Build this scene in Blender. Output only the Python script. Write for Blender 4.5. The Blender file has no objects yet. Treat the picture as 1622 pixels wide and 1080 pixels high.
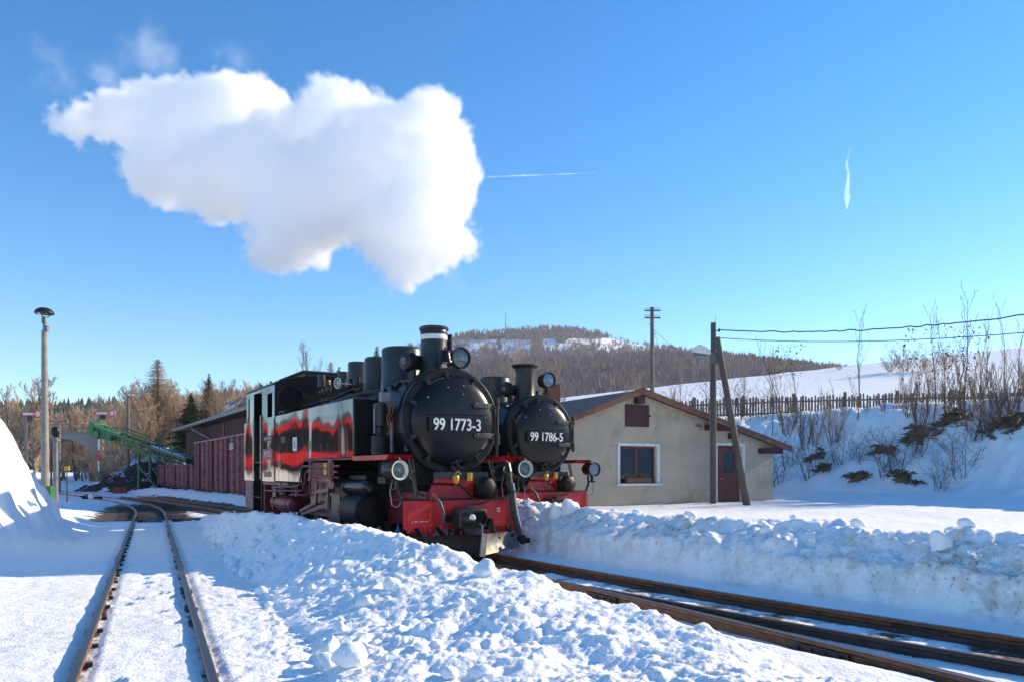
import bpy, bmesh, math, random
import numpy as np
from mathutils import Vector, Matrix, Quaternion

# ---------------------------------------------------------------- scene, camera, sky, sun
scn = bpy.context.scene
COL = scn.collection
random.seed(7); np.random.seed(7)

FPX, HZ, EYE = 1200.0, 745.0, 1.3
cam_d = bpy.data.cameras.new('camera')
cam = bpy.data.objects.new('camera', cam_d); COL.objects.link(cam)
cam.location = (0, 0, EYE); cam.rotation_euler = (math.pi/2, 0, 0)
cam_d.sensor_width = 36.0; cam_d.lens = FPX/1622*36.0
cam_d.shift_y = (HZ-540)/1622.0
cam_d.clip_start = 0.05; cam_d.clip_end = 12000
scn.camera = cam

SUN_EL = math.radians(23.5)
SUN_AZ = (0.905, 0.425)
SUN = Vector((SUN_AZ[0]*math.cos(SUN_EL), SUN_AZ[1]*math.cos(SUN_EL), math.sin(SUN_EL))).normalized()
world = bpy.data.worlds.new('World'); scn.world = world; world.use_nodes = True
wn = world.node_tree.nodes; wl = world.node_tree.links; wn.clear()
sky = wn.new('ShaderNodeTexSky'); sky.sky_type = 'NISHITA'; sky.sun_disc = False
sky.sun_elevation = SUN_EL; sky.sun_rotation = math.atan2(SUN_AZ[0], SUN_AZ[1])
sky.altitude = 900; sky.air_density = 1.0; sky.dust_density = 0.0; sky.ozone_density = 2.5
hsv = wn.new('ShaderNodeHueSaturation'); hsv.inputs['Saturation'].default_value = 1.385; hsv.inputs['Hue'].default_value = 0.5
bgn = wn.new('ShaderNodeBackground'); bgn.inputs['Strength'].default_value = 0.15
won = wn.new('ShaderNodeOutputWorld')
wl.new(sky.outputs[0], hsv.inputs['Color']); wl.new(hsv.outputs[0], bgn.inputs['Color']); wl.new(bgn.outputs[0], won.inputs['Surface'])

sun_d = bpy.data.lights.new('sun', 'SUN'); sun_d.energy = 5.0; sun_d.angle = math.radians(0.53); sun_d.color = (1.0, 0.83, 0.57)
sun_o = bpy.data.objects.new('sun', sun_d); COL.objects.link(sun_o)
sun_o.rotation_euler = SUN.to_track_quat('Z', 'Y').to_euler(); sun_o.location = (40, 20, 40)

scn.view_settings.view_transform = 'Standard'; scn.view_settings.look = 'None'
scn.view_settings.gamma = 1.0; scn.view_settings.exposure = 0.66
scn.view_settings.use_curve_mapping = False
cy = scn.cycles
cy.max_bounces = 28; cy.diffuse_bounces = 3; cy.glossy_bounces = 4; cy.transmission_bounces = 4; cy.volume_bounces = 24
cy.transparent_max_bounces = 8; cy.volume_step_rate = 3.0; cy.caustics_reflective = False; cy.caustics_refractive = False
cy.use_denoising = True
try: cy.denoiser = 'OPENIMAGEDENOISE'
except Exception: pass

def at(px, py, D):
    """photo direction + a chosen real distance -> world point"""
    return Vector(((px-811)/FPX*D, D, EYE+(HZ-py)*D/FPX))

# ---------------------------------------------------------------- tagging helpers
def tag(o, label=None, cat=None, group=None, kind=None):
    if label: o['label'] = label
    if cat: o['category'] = cat
    if group: o['group'] = group
    if kind: o['kind'] = kind
    return o
def empty(name, loc=(0,0,0), rz=0.0, label=None, cat=None, group=None):
    o = bpy.data.objects.new(name, None); COL.objects.link(o)
    o.location = loc; o.rotation_euler = (0, 0, rz); o.empty_display_size = 0.2
    return tag(o, label, cat, group)
def link(name, me, parent=None, mat=None):
    o = bpy.data.objects.new(name, me); COL.objects.link(o)
    if parent is not None: o.parent = parent
    if mat is not None and len(me.materials) == 0: me.materials.append(mat)
    return o
def copy_tree(o, parent=None):
    c = o.copy(); COL.objects.link(c)
    if parent is not None: c.parent = parent
    for ch in list(o.children): copy_tree(ch, c)
    return c

# ---------------------------------------------------------------- mesh builder
def frame_of(d):
    d = Vector(d).normalized()
    x = d.orthogonal().normalized(); y = d.cross(x)
    return x, y, d
class MB:
    def __init__(s): s.v = []; s.f = []
    def add(s, vs, fs):
        n = len(s.v); s.v.extend([tuple(p) for p in vs]); s.f.extend([tuple(i+n for i in q) for q in fs]); return s
    def box(s, x0, x1, y0, y1, z0, z1):
        return s.add([(x0,y0,z0),(x1,y0,z0),(x1,y1,z0),(x0,y1,z0),(x0,y0,z1),(x1,y0,z1),(x1,y1,z1),(x0,y1,z1)],
                     [(0,3,2,1),(4,5,6,7),(0,1,5,4),(1,2,6,5),(2,3,7,6),(3,0,4,7)])
    def bar(s, p0, p1, w, h, up=(0,0,1)):
        p0 = Vector(p0); p1 = Vector(p1); d = (p1-p0).normalized(); u = Vector(up)
        x = d.cross(u)
        if x.length < 1e-4: x = d.orthogonal()
        x.normalize(); y = x.cross(d).normalized()
        vs = []
        for p in (p0, p1):
            for sx, sy in ((-1,-1),(1,-1),(1,1),(-1,1)): vs.append(p + x*(sx*w/2) + y*(sy*h/2))
        return s.add(vs, [(0,3,2,1),(4,5,6,7),(0,1,5,4),(1,2,6,5),(2,3,7,6),(3,0,4,7)])
    def lathe(s, prof, o=(0,0,0), d=(0,0,1), n=24, closed=False):
        x, y, z = frame_of(d); o = Vector(o); vs = []; fs = []; m = len(prof)
        for r, h in prof:
            for i in range(n):
                t = 2*math.pi*i/n
                vs.append(o + z*h + x*(r*math.cos(t)) + y*(r*math.sin(t)))
        for j in range(m-1 if not closed else m):
            for i in range(n):
                a = j*n+i; b = j*n+(i+1)%n; c = ((j+1)%m)*n+(i+1)%n; e = ((j+1)%m)*n+i
                fs.append((a, b, c, e))
        if not closed:
            if prof[0][0] > 1e-6: fs.append(tuple(range(n-1, -1, -1)))
            if prof[-1][0] > 1e-6: fs.append(tuple((m-1)*n+i for i in range(n)))
        return s.add(vs, fs)
    def cyl(s, p0, p1, r0, r1=None, n=12):
        p0 = Vector(p0); p1 = Vector(p1); L = (p1-p0).length
        return s.lathe([(r0, 0), (r1 if r1 is not None else r0, L)], p0, p1-p0, n)
    def tube(s, pts, r, n=6):
        pts = [Vector(p) for p in pts]; m = len(pts); rr = r if isinstance(r, (list, tuple)) else [r]*m
        x, y, d = frame_of(pts[1]-pts[0]); vs = []; fs = []
        for k, p in enumerate(pts):
            t = (pts[min(k+1, m-1)]-pts[max(k-1, 0)]).normalized()
            x = (x - t*x.dot(t)); x = x.normalized() if x.length > 1e-5 else t.orthogonal().normalized()
            y = t.cross(x)
            for i in range(n):
                w = 2*math.pi*i/n; vs.append(p + x*(rr[k]*math.cos(w)) + y*(rr[k]*math.sin(w)))
        for k in range(m-1):
            for i in range(n):
                fs.append((k*n+i, k*n+(i+1)%n, (k+1)*n+(i+1)%n, (k+1)*n+i))
        fs.append(tuple(range(n-1, -1, -1))); fs.append(tuple((m-1)*n+i for i in range(n)))
        return s.add(vs, fs)
    def prism(s, poly, fn, e0, e1):
        """poly: list of (u,v); fn(u,v,e) -> point"""
        n = len(poly); vs = [fn(u, v, e0) for u, v in poly]+[fn(u, v, e1) for u, v in poly]
        fs = [tuple(range(n)), tuple(range(2*n-1, n-1, -1))]
        for i in range(n): fs.append((i, i+n, (i+1) % n+n, (i+1) % n))
        return s.add(vs, fs)
    def mesh(s, name, mat=None, sharp=35, fixn=True):
        me = bpy.data.meshes.new(name); me.from_pydata(s.v, [], s.f)
        if fixn:
            bm = bmesh.new(); bm.from_mesh(me); bmesh.ops.recalc_face_normals(bm, faces=bm.faces); bm.to_mesh(me); bm.free()
        if sharp:
            me.polygons.foreach_set('use_smooth', np.ones(len(me.polygons), dtype=bool))
            me.set_sharp_from_angle(angle=math.radians(sharp))
        if mat is not None: me.materials.append(mat)
        me.update(); return me
    def build(s, name, mat, parent=None, bevel=0, sharp=35, fixn=True):
        o = link(name, s.mesh(name, mat, sharp, fixn), parent)
        if bevel:
            md = o.modifiers.new('bevel', 'BEVEL'); md.width = bevel; md.segments = 2; md.limit_method = 'ANGLE'
        return o
def text_part(name, body, size, mat, parent, M, squash=0.8, depth=0.004, align='CENTER', weight=0.0):
    cu = bpy.data.curves.new('txt', 'FONT'); cu.body = body; cu.size = size; cu.extrude = depth; cu.align_x = align; cu.align_y = 'CENTER'
    cu.offset = weight
    ob = bpy.data.objects.new('txt', cu); COL.objects.link(ob)
    dg = bpy.context.evaluated_depsgraph_get()
    me = bpy.data.meshes.new_from_object(ob.evaluated_get(dg)); bpy.data.objects.remove(ob)
    me.transform(Matrix.Diagonal((squash, 1, 1, 1))); me.transform(M); me.name = name
    me.materials.clear(); me.materials.append(mat)
    return link(name, me, parent)

# ---------------------------------------------------------------- numpy noise
def _h(ix, iy, seed):
    n = (ix.astype(np.int64)*374761393 + iy.astype(np.int64)*668265263 + seed*974634777) & 0xffffffff
    n = ((n ^ (n >> 13))*1274126177) & 0xffffffff
    return ((n ^ (n >> 16)) & 0xffff)/65535.0
def vn(x, y, seed=0):
    ix = np.floor(x); iy = np.floor(y); fx = x-ix; fy = y-iy
    fx = fx*fx*fx*(fx*(fx*6-15)+10); fy = fy*fy*fy*(fy*(fy*6-15)+10)
    a = _h(ix, iy, seed); b = _h(ix+1, iy, seed); c = _h(ix, iy+1, seed); d = _h(ix+1, iy+1, seed)
    return ((a+(b-a)*fx)*(1-fy)+(c+(d-c)*fx)*fy)*2-1
def fbm(x, y, o=4, seed=0, g=0.5):
    r = 0; amp = 1; tot = 0
    for k in range(o):
        r = r+amp*vn(x*2**k+k*17.3, y*2**k-k*9.1, seed+k); tot += amp; amp *= g
    return r/tot
def lumps(x, y, cell, seed, fill=0.6, rmin=0.3, rmax=0.62):
    """half-ball bumps scattered on a jittered grid; heights 0..1 of cell radius"""
    x = x/cell; y = y/cell; ix = np.floor(x); iy = np.floor(y); out = np.zeros_like(x)
    for dx in (-1, 0, 1):
        for dy in (-1, 0, 1):
            cx = ix+dx; cyy = iy+dy
            on = _h(cx, cyy, seed+5) < fill
            jx = cx+_h(cx, cyy, seed); jy = cyy+_h(cx, cyy, seed+1)
            r = rmin+(rmax-rmin)*_h(cx, cyy, seed+2)
            d2 = ((x-jx)**2+(y-jy)**2*(0.6+0.8*_h(cx, cyy, seed+3)))/(r*r)
            tilt = 1+0.9*((x-jx)*(_h(cx, cyy, seed+7)-.5)+(y-jy)*(_h(cx, cyy, seed+8)-.5))
            out = np.maximum(out, np.where(on & (d2 < 1), np.minimum(1.9*(1-np.sqrt(d2)), 0.55+0.35*_h(cx, cyy, seed+9))*r*tilt, 0))
    return out
def ss(x, a, b):
    t = np.clip((x-a)/(b-a), 0, 1); return t*t*(3-2*t)

# ---------------------------------------------------------------- materials
def nt(name):
    m = bpy.data.materials.new(name); m.use_nodes = True
    n = m.node_tree.nodes; p = n['Principled BSDF']; return m, n, m.node_tree.links, p
def vary(n, l, p, base, scale, amt, second=None, coord='Object', detail=5, stretch=None, lo=0.35, hi=0.7):
    tc = n.new('ShaderNodeTexCoord'); tx = n.new('ShaderNodeTexNoise'); tx.inputs['Scale'].default_value = scale; tx.inputs['Detail'].default_value = detail
    tx.inputs['Roughness'].default_value = 0.62
    src = tc.outputs[coord]
    if stretch:
        mp = n.new('ShaderNodeMapping'); mp.inputs['Scale'].default_value = stretch; l.new(src, mp.inputs[0]); src = mp.outputs[0]
    l.new(src, tx.inputs['Vector'])
    mr = n.new('ShaderNodeMapRange'); mr.inputs['From Min'].default_value = lo; mr.inputs['From Max'].default_value = hi
    l.new(tx.outputs['Fac'], mr.inputs['Value'])
    mx = n.new('ShaderNodeMix'); mx.data_type = 'RGBA'; mx.inputs['A'].default_value = (*base, 1)
    b2 = second if second else tuple(c*(1-amt) for c in base)
    mx.inputs['B'].default_value = (*b2, 1); l.new(mr.outputs[0], mx.inputs['Factor']); l.new(mx.outputs['Result'], p.inputs['Base Color'])
    return mx, src
def bump(n, l, p, scale, strength, dist=0.02, src=None, detail=4, kind='noise'):
    if src is None: src = n.new('ShaderNodeTexCoord').outputs['Object']
    tx = n.new('ShaderNodeTexNoise'); tx.inputs['Scale'].default_value = scale; tx.inputs['Detail'].default_value = detail
    l.new(src, tx.inputs['Vector'])
    bp = n.new('ShaderNodeBump'); bp.inputs['Strength'].default_value = strength; bp.inputs['Distance'].default_value = dist
    l.new(tx.outputs['Fac'], bp.inputs['Height'])
    if p.inputs['Normal'].is_linked: l.new(p.inputs['Normal'].links[0].from_socket, bp.inputs['Normal'])
    l.new(bp.outputs[0], p.inputs['Normal']); return bp
def M(name, base, rough=0.5, metal=0.0, scale=6, amt=0.35, second=None, bsc=None, bst=0.3, bd=0.01, coat=0, stretch=None, spec=None, lo=0.35, hi=0.7):
    m, n, l, p = nt(name)
    p.inputs['Roughness'].default_value = rough; p.inputs['Metallic'].default_value = metal
    if coat: p.inputs['Coat Weight'].default_value = coat; p.inputs['Coat Roughness'].default_value = 0.05
    if spec is not None: p.inputs['Specular IOR Level'].default_value = spec
    if amt or second: vary(n, l, p, base, scale, amt, second, stretch=stretch, lo=lo, hi=hi)
    else: p.inputs['Base Color'].default_value = (*base, 1)
    if bsc: bump(n, l, p, bsc, bst, bd)
    return m
MT = {}
MT['black'] = M('black_paint', (0.006, 0.006, 0.007), 0.34, scale=4, second=(0.014, 0.013, 0.012), bsc=30, bst=0.06, spec=0.22)
MT['black_gloss'] = M('black_gloss', (0.004, 0.004, 0.005), 0.26, scale=3, second=(0.007, 0.007, 0.007), bsc=5, bst=0.05, bd=0.02, spec=0.3)
MT['iron'] = M('iron_grey', (0.026, 0.028, 0.028), 0.36, 0.0, scale=5, second=(0.013, 0.013, 0.014), spec=0.35, bsc=20, bst=0.08)
MT['oily'] = M('oily_black', (0.005, 0.005, 0.005), 0.5, scale=8, second=(0.012, 0.010, 0.009), bsc=15, bst=0.2, spec=0.2)
MT['gear'] = M('oiled_motion_steel', (0.10, 0.095, 0.09), 0.4, 0.6, scale=9, second=(0.03, 0.02, 0.018), bsc=20, bst=0.1)
MT['red'] = M('signal_red_paint', (0.48, 0.009, 0.012), 0.36, scale=3.5, second=(0.23, 0.010, 0.012), bsc=20, bst=0.06, lo=0.45, hi=0.75)
MT['brown_red'] = M('dark_red_frame', (0.21, 0.013, 0.022), 0.40, scale=4, second=(0.08, 0.010, 0.014), bsc=15, bst=0.1)
MT['steel'] = M('bright_steel', (0.45, 0.45, 0.46), 0.35, 0.8, scale=9, second=(0.2, 0.18, 0.16), bsc=20, bst=0.1)
MT['grey'] = M('grey_metal', (0.20, 0.21, 0.22), 0.5, 0.2, scale=8, second=(0.10, 0.10, 0.10))
MT['plough'] = M('worn_plough_steel', (0.30, 0.29, 0.27), 0.55, 0.3, scale=7, second=(0.07, 0.065, 0.06), bsc=12, bst=0.25)
MT['yellow'] = M('yellow_paint', (0.55, 0.33, 0.02), 0.4, scale=10, amt=0.3)
MT['white'] = M('white_paint', (0.78, 0.78, 0.76), 0.45, scale=9, second=(0.55, 0.54, 0.50))
MT['cream'] = M('cream_enamel', (0.60, 0.59, 0.49), 0.4, scale=12, second=(0.55, 0.53, 0.44))
MT['copper'] = M('copper_pipe', (0.42, 0.16, 0.07), 0.4, 0.7, scale=12, amt=0.4)
MT['rubber'] = M('rubber_hose', (0.02, 0.019, 0.018), 0.6, scale=20, second=(0.06, 0.055, 0.05))
def glassy(name, col, rough=0.06):
    m, n, l, p = nt(name); p.inputs['Base Color'].default_value = (*col, 1); p.inputs['Roughness'].default_value = rough
    p.inputs['Coat Weight'].default_value = 0.6; p.inputs['Coat Roughness'].default_value = 0.02; bump(n, l, p, 2.0, 0.04, 0.05); return m
MT['glass'] = glassy('dark_window_glass', (0.012, 0.014, 0.018))
MT['lens'] = glassy('lamp_lens', (0.07, 0.095, 0.105), 0.10)
MT['lens_dark'] = glassy('lamp_lens_dark', (0.10, 0.16, 0.22), 0.10)
# side tank enamel: mirror-like black varnish on slightly buckled sheet
m, n, l, p = nt('tank_varnish'); p.inputs['Base Color'].default_value = (0.022, 0.018, 0.018, 1); p.inputs['Roughness'].default_value = 0.05
p.inputs['Specular IOR Level'].default_value = 0.6; p.inputs['IOR'].default_value = 1.5; p.inputs['Coat Weight'].default_value = 0.30; p.inputs['Coat IOR'].default_value = 1.5; p.inputs['Coat Roughness'].default_value = 0.03
_tc = n.new('ShaderNodeTexCoord'); _mp = n.new('ShaderNodeMapping'); _mp.inputs['Scale'].default_value = (1, 1.0, 0.30); l.new(_tc.outputs['Object'], _mp.inputs[0])
bump(n, l, p, 1.05, 0.55, 0.20, src=_mp.outputs[0], detail=0.8); MT['tank'] = m
# cab sheet: same varnish but a bit duller
m2 = m.copy(); m2.name = 'cab_varnish'; MT['cabv'] = m2; p2_ = m2.node_tree.nodes['Principled BSDF']; p2_.inputs['Coat Weight'].default_value = 0.15; p2_.inputs['IOR'].default_value = 1.5; p2_.inputs['Specular IOR Level'].default_value = 0.5; p2_.inputs['Roughness'].default_value = 0.09
# rails: rusty flanks, bright running surface on the upward face
m, n, l, p = nt('rail_steel'); vary(n, l, p, (0.20, 0.072, 0.020), 9, 0, (0.045, 0.024, 0.014), stretch=(1, 1, 4))
mx = n.new('ShaderNodeMix'); mx.data_type = 'RGBA'; l.new(p.inputs['Base Color'].links[0].from_socket, mx.inputs['A']); mx.inputs['B'].default_value = (0.13, 0.125, 0.13, 1)
ge = n.new('ShaderNodeNewGeometry'); sx = n.new('ShaderNodeSeparateXYZ'); l.new(ge.outputs['True Normal'], sx.inputs[0])
mr = n.new('ShaderNodeMapRange'); mr.inputs['From Min'].default_value = 0.93; mr.inputs['From Max'].default_value = 0.98; l.new(sx.outputs['Z'], mr.inputs['Value'])
l.new(mr.outputs[0], mx.inputs['Factor']); l.new(mx.outputs['Result'], p.inputs['Base Color']); l.new(mr.outputs[0], p.inputs['Metallic'])
p.inputs['Roughness'].default_value = 0.45; MT['rail'] = m
MT['oldrail'] = M('dark_rusty_rail', (0.05, 0.030, 0.022), 0.6, scale=7, second=(0.022, 0.016, 0.014), bsc=14, bst=0.3)
MT['wood'] = M('weathered_wood', (0.20, 0.155, 0.12), 0.85, scale=5, second=(0.09, 0.07, 0.06), bsc=18, bst=0.4, stretch=(1, 1, 0.15))
MT['tarwood'] = M('tarred_pole_wood', (0.13, 0.10, 0.085), 0.85, scale=5, second=(0.06, 0.05, 0.045), bsc=18, bst=0.4, stretch=(1, 1, 0.12))
MT['sleeper'] = M('sleeper_wood', (0.075, 0.055, 0.042), 0.9, scale=6, second=(0.03, 0.024, 0.02), bsc=14, bst=0.5)
MT['concrete'] = M('grey_concrete', (0.30, 0.28, 0.25), 0.85, scale=7, second=(0.19, 0.18, 0.16), bsc=25, bst=0.3)
MT['plaster'] = M('rough_grey_plaster', (0.55, 0.45, 0.335), 0.95, scale=1.3, second=(0.39, 0.32, 0.24), bsc=22, bst=0.9, bd=0.03, lo=0.3, hi=0.75)
MT['slate'] = M('dark_slate', (0.075, 0.078, 0.085), 0.7, scale=6, second=(0.04, 0.04, 0.045), bsc=12, bst=0.3)
MT['verge'] = M('brown_verge_tile', (0.24, 0.095, 0.055), 0.75, scale=5, second=(0.13, 0.06, 0.04), bsc=15, bst=0.3)
MT['redwood'] = M('red_brown_wood', (0.17, 0.048, 0.035), 0.7, scale=5, second=(0.10, 0.032, 0.026), bsc=15, bst=0.25, stretch=(1, 1, 0.2))
MT['oxblood'] = M('oxblood_shutter', (0.085, 0.020, 0.022), 0.75, scale=5, second=(0.05, 0.014, 0.016), bsc=15, bst=0.3)
MT['brick'] = M('red_brick', (0.34, 0.12, 0.06), 0.9, scale=14, second=(0.20, 0.08, 0.05), bsc=25, bst=0.4)
MT['mortar'] = M('mortar', (0.33, 0.30, 0.27), 0.95)
MT['wagon'] = M('oxide_wagon_paint', (0.185, 0.033, 0.036), 0.7, scale=3, second=(0.09, 0.022, 0.025), bsc=9, bst=0.25)
MT['wagon_worn'] = M('worn_wagon_post', (0.42, 0.25, 0.23), 0.75, scale=5, second=(0.16, 0.04, 0.04), bsc=12, bst=0.3)
MT['shedwood'] = M('dark_red_shed_board', (0.085, 0.028, 0.024), 0.85, scale=3, second=(0.055, 0.022, 0.02), bsc=10, bst=0.3, stretch=(3, 3, 0.3))
MT['shedroof'] = M('grey_roof_sheet', (0.26, 0.25, 0.24), 0.7, scale=3, amt=0.3)
MT['green'] = M('machine_green_paint', (0.020, 0.18, 0.05), 0.5, scale=4, second=(0.014, 0.10, 0.034))
MT['coal'] = M('coal_heap', (0.018, 0.017, 0.018), 0.75, scale=3, second=(0.05, 0.047, 0.045), bsc=6, bst=0.9, bd=0.1)
MT['bark'] = M('bare_bark', (0.17, 0.125, 0.09), 0.95, scale=5, second=(0.09, 0.07, 0.055))
MT['twig'] = M('tan_twigs', (0.46, 0.31, 0.20), 0.95, scale=2, second=(0.33, 0.22, 0.145))
MT['twig_dark'] = M('dark_twigs', (0.20, 0.125, 0.085), 0.95, scale=2, second=(0.12, 0.075, 0.055))
MT['twig_pale'] = M('pale_twigs', (0.36, 0.29, 0.21), 0.95, scale=2, second=(0.24, 0.18, 0.13))
MT['larch'] = M('larch_twigs', (0.46, 0.31, 0.18), 0.95, scale=2, second=(0.33, 0.21, 0.125))
MT['needle'] = M('spruce_needles', (0.030, 0.055, 0.026), 0.9, scale=3, second=(0.055, 0.085, 0.035))
MT['needle_far'] = M('far_conifer', (0.035, 0.055, 0.045), 0.95, scale=0.02, second=(0.06, 0.075, 0.055))
MT['deadleaf'] = M('brown_dead_leaves', (0.22, 0.085, 0.045), 0.9, scale=8, amt=0.4)
MT['drygrass'] = M('dry_brown_grass', (0.25, 0.175, 0.105), 0.95, scale=3, second=(0.13, 0.09, 0.06))
MT['farwood'] = M('far_bare_wood', (0.24, 0.175, 0.16), 1.0, scale=0.012, second=(0.17, 0.12, 0.115))
MT['coach_red'] = M('coach_red_paint', (0.72, 0.016, 0.022), 0.5, scale=2, amt=0.15)
MT['wire'] = M('black_cable', (0.03, 0.03, 0.035), 0.6, amt=0)
# damp stains with ragged outlines on the plaster
_m = MT['plaster']; n = _m.node_tree.nodes; l = _m.node_tree.links; p = n['Principled BSDF']
tc = n.new('ShaderNodeTexCoord'); tx = n.new('ShaderNodeTexNoise'); tx.inputs['Scale'].default_value = 0.9; tx.inputs['Detail'].default_value = 7; tx.inputs['Roughness'].default_value = .68; l.new(tc.outputs['Object'], tx.inputs['Vector'])
mr = n.new('ShaderNodeMapRange'); mr.inputs['From Min'].default_value = .53; mr.inputs['From Max'].default_value = .70; mr.inputs['To Max'].default_value = .62; l.new(tx.outputs['Fac'], mr.inputs['Value'])
mx = n.new('ShaderNodeMix'); mx.data_type = 'RGBA'; l.new(p.inputs['Base Color'].links[0].from_socket, mx.inputs['A']); mx.inputs['B'].default_value = (.20, .165, .115, 1); l.new(mr.outputs[0], mx.inputs['Factor']); l.new(mx.outputs['Result'], p.inputs['Base Color'])
# snow
def snow_mat(name, attrs=True, tint=(0.905, 0.905, 0.905)):
    m, n, l, p = nt(name); p.inputs['Roughness'].default_value = 0.7; p.inputs['Specular IOR Level'].default_value = 0.25
    tc = n.new('ShaderNodeTexCoord')
    def noise(sc, det=6, ro=0.6):
        t = n.new('ShaderNodeTexNoise'); t.inputs['Scale'].default_value = sc; t.inputs['Detail'].default_value = det; t.inputs['Roughness'].default_value = ro
        l.new(tc.outputs['Object'], t.inputs['Vector']); return t.outputs['Fac']
    def mrange(s, a, b, lo=0, hi=1):
        r = n.new('ShaderNodeMapRange'); r.inputs['From Min'].default_value = a; r.inputs['From Max'].default_value = b
        r.inputs['To Min'].default_value = lo; r.inputs['To Max'].default_value = hi; l.new(s, r.inputs['Value']); return r.outputs[0]
    def mul(a, b):
        r = n.new('ShaderNodeMath'); r.operation = 'MULTIPLY'; l.new(a, r.inputs[0]); l.new(b, r.inputs[1]); r.use_clamp = True; return r.outputs[0]
    def mix(a, b, fac):
        x = n.new('ShaderNodeMix'); x.data_type = 'RGBA'
        for s, k in ((a, 'A'), (b, 'B')):
            if isinstance(s, tuple): x.inputs[k].default_value = (*s, 1)
            else: l.new(s, x.inputs[k])
        l.new(fac, x.inputs['Factor']); return x.outputs['Result']
    grime = mrange(noise(3.0), 0.52, 0.82, 0, 0.20)
    col = mix(tint, (0.60, 0.55, 0.47), grime)
    if attrs:
        def attr(k):
            a = n.new('ShaderNodeAttribute'); a.attribute_name = k; return a.outputs['Fac']
        d1 = mul(attr('dirt'), mrange(noise(5.5, 8, 0.7), 0.40, 0.66)); col = mix(col, (0.40, 0.33, 0.25), d1)
        d2 = mul(attr('dirt'), mrange(noise(22, 4, 0.6), 0.60, 0.72)); col = mix(col, (0.16, 0.12, 0.09), d2)
        e = n.new('ShaderNodeMath'); e.operation = 'ADD'; l.new(attr('soil'), e.inputs[0]); l.new(mrange(noise(1.7, 8, 0.7), 0.2, 0.8, -0.5, 0.5), e.inputs[1])
        so = mul(mrange(e.outputs[0], 0.42, 0.58), mrange(attr('soil'), 0.02, 0.1))
        soilc = mix((0.115, 0.082, 0.056), (0.040, 0.031, 0.025), mrange(noise(6), 0.35, 0.65))
        col = mix(col, soilc, so)
    l.new(col, p.inputs['Base Color'])
    bump(n, l, p, 9, 0.35, 0.06, src=tc.outputs['Object'], detail=7); bump(n, l, p, 48, 0.6, 0.016, src=tc.outputs['Object'], detail=5)
    return m
MT['snow'] = snow_mat('ground_snow'); MT['snow_plain'] = snow_mat('clean_snow', False)
MT['hillsnow'] = snow_mat('hill_snow', True)
# ---------------------------------------------------------------- frames of the place
TH = math.radians(31.868); SN, CS = math.sin(TH), math.cos(TH)
FX, FY = -0.781, 11.924                  # middle of the front buffer beam of the near locomotive
F2X, F2Y = 0.83, 16.28                   # and of the second one
def ab(X, Y): return -(X-FX)*SN+(Y-FY)*CS, (X-FX)*CS+(Y-FY)*SN
def LW(a, b, z=0.0): return Vector((FX+b*CS-a*SN, FY+b*SN+a*CS, z))
PH = math.atan(0.475); T1 = (-2.27, 4.657)
def ut(X, Y):
    return -(X-T1[0])*math.sin(PH)+(Y-T1[1])*math.cos(PH), (X-T1[0])*math.cos(PH)+(Y-T1[1])*math.sin(PH)
def UW(u, t, z=0.0): return Vector((T1[0]+t*math.cos(PH)-u*math.sin(PH), T1[1]+t*math.sin(PH)+u*math.cos(PH), z))
CA, CB = 0.010, -0.0055
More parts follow.
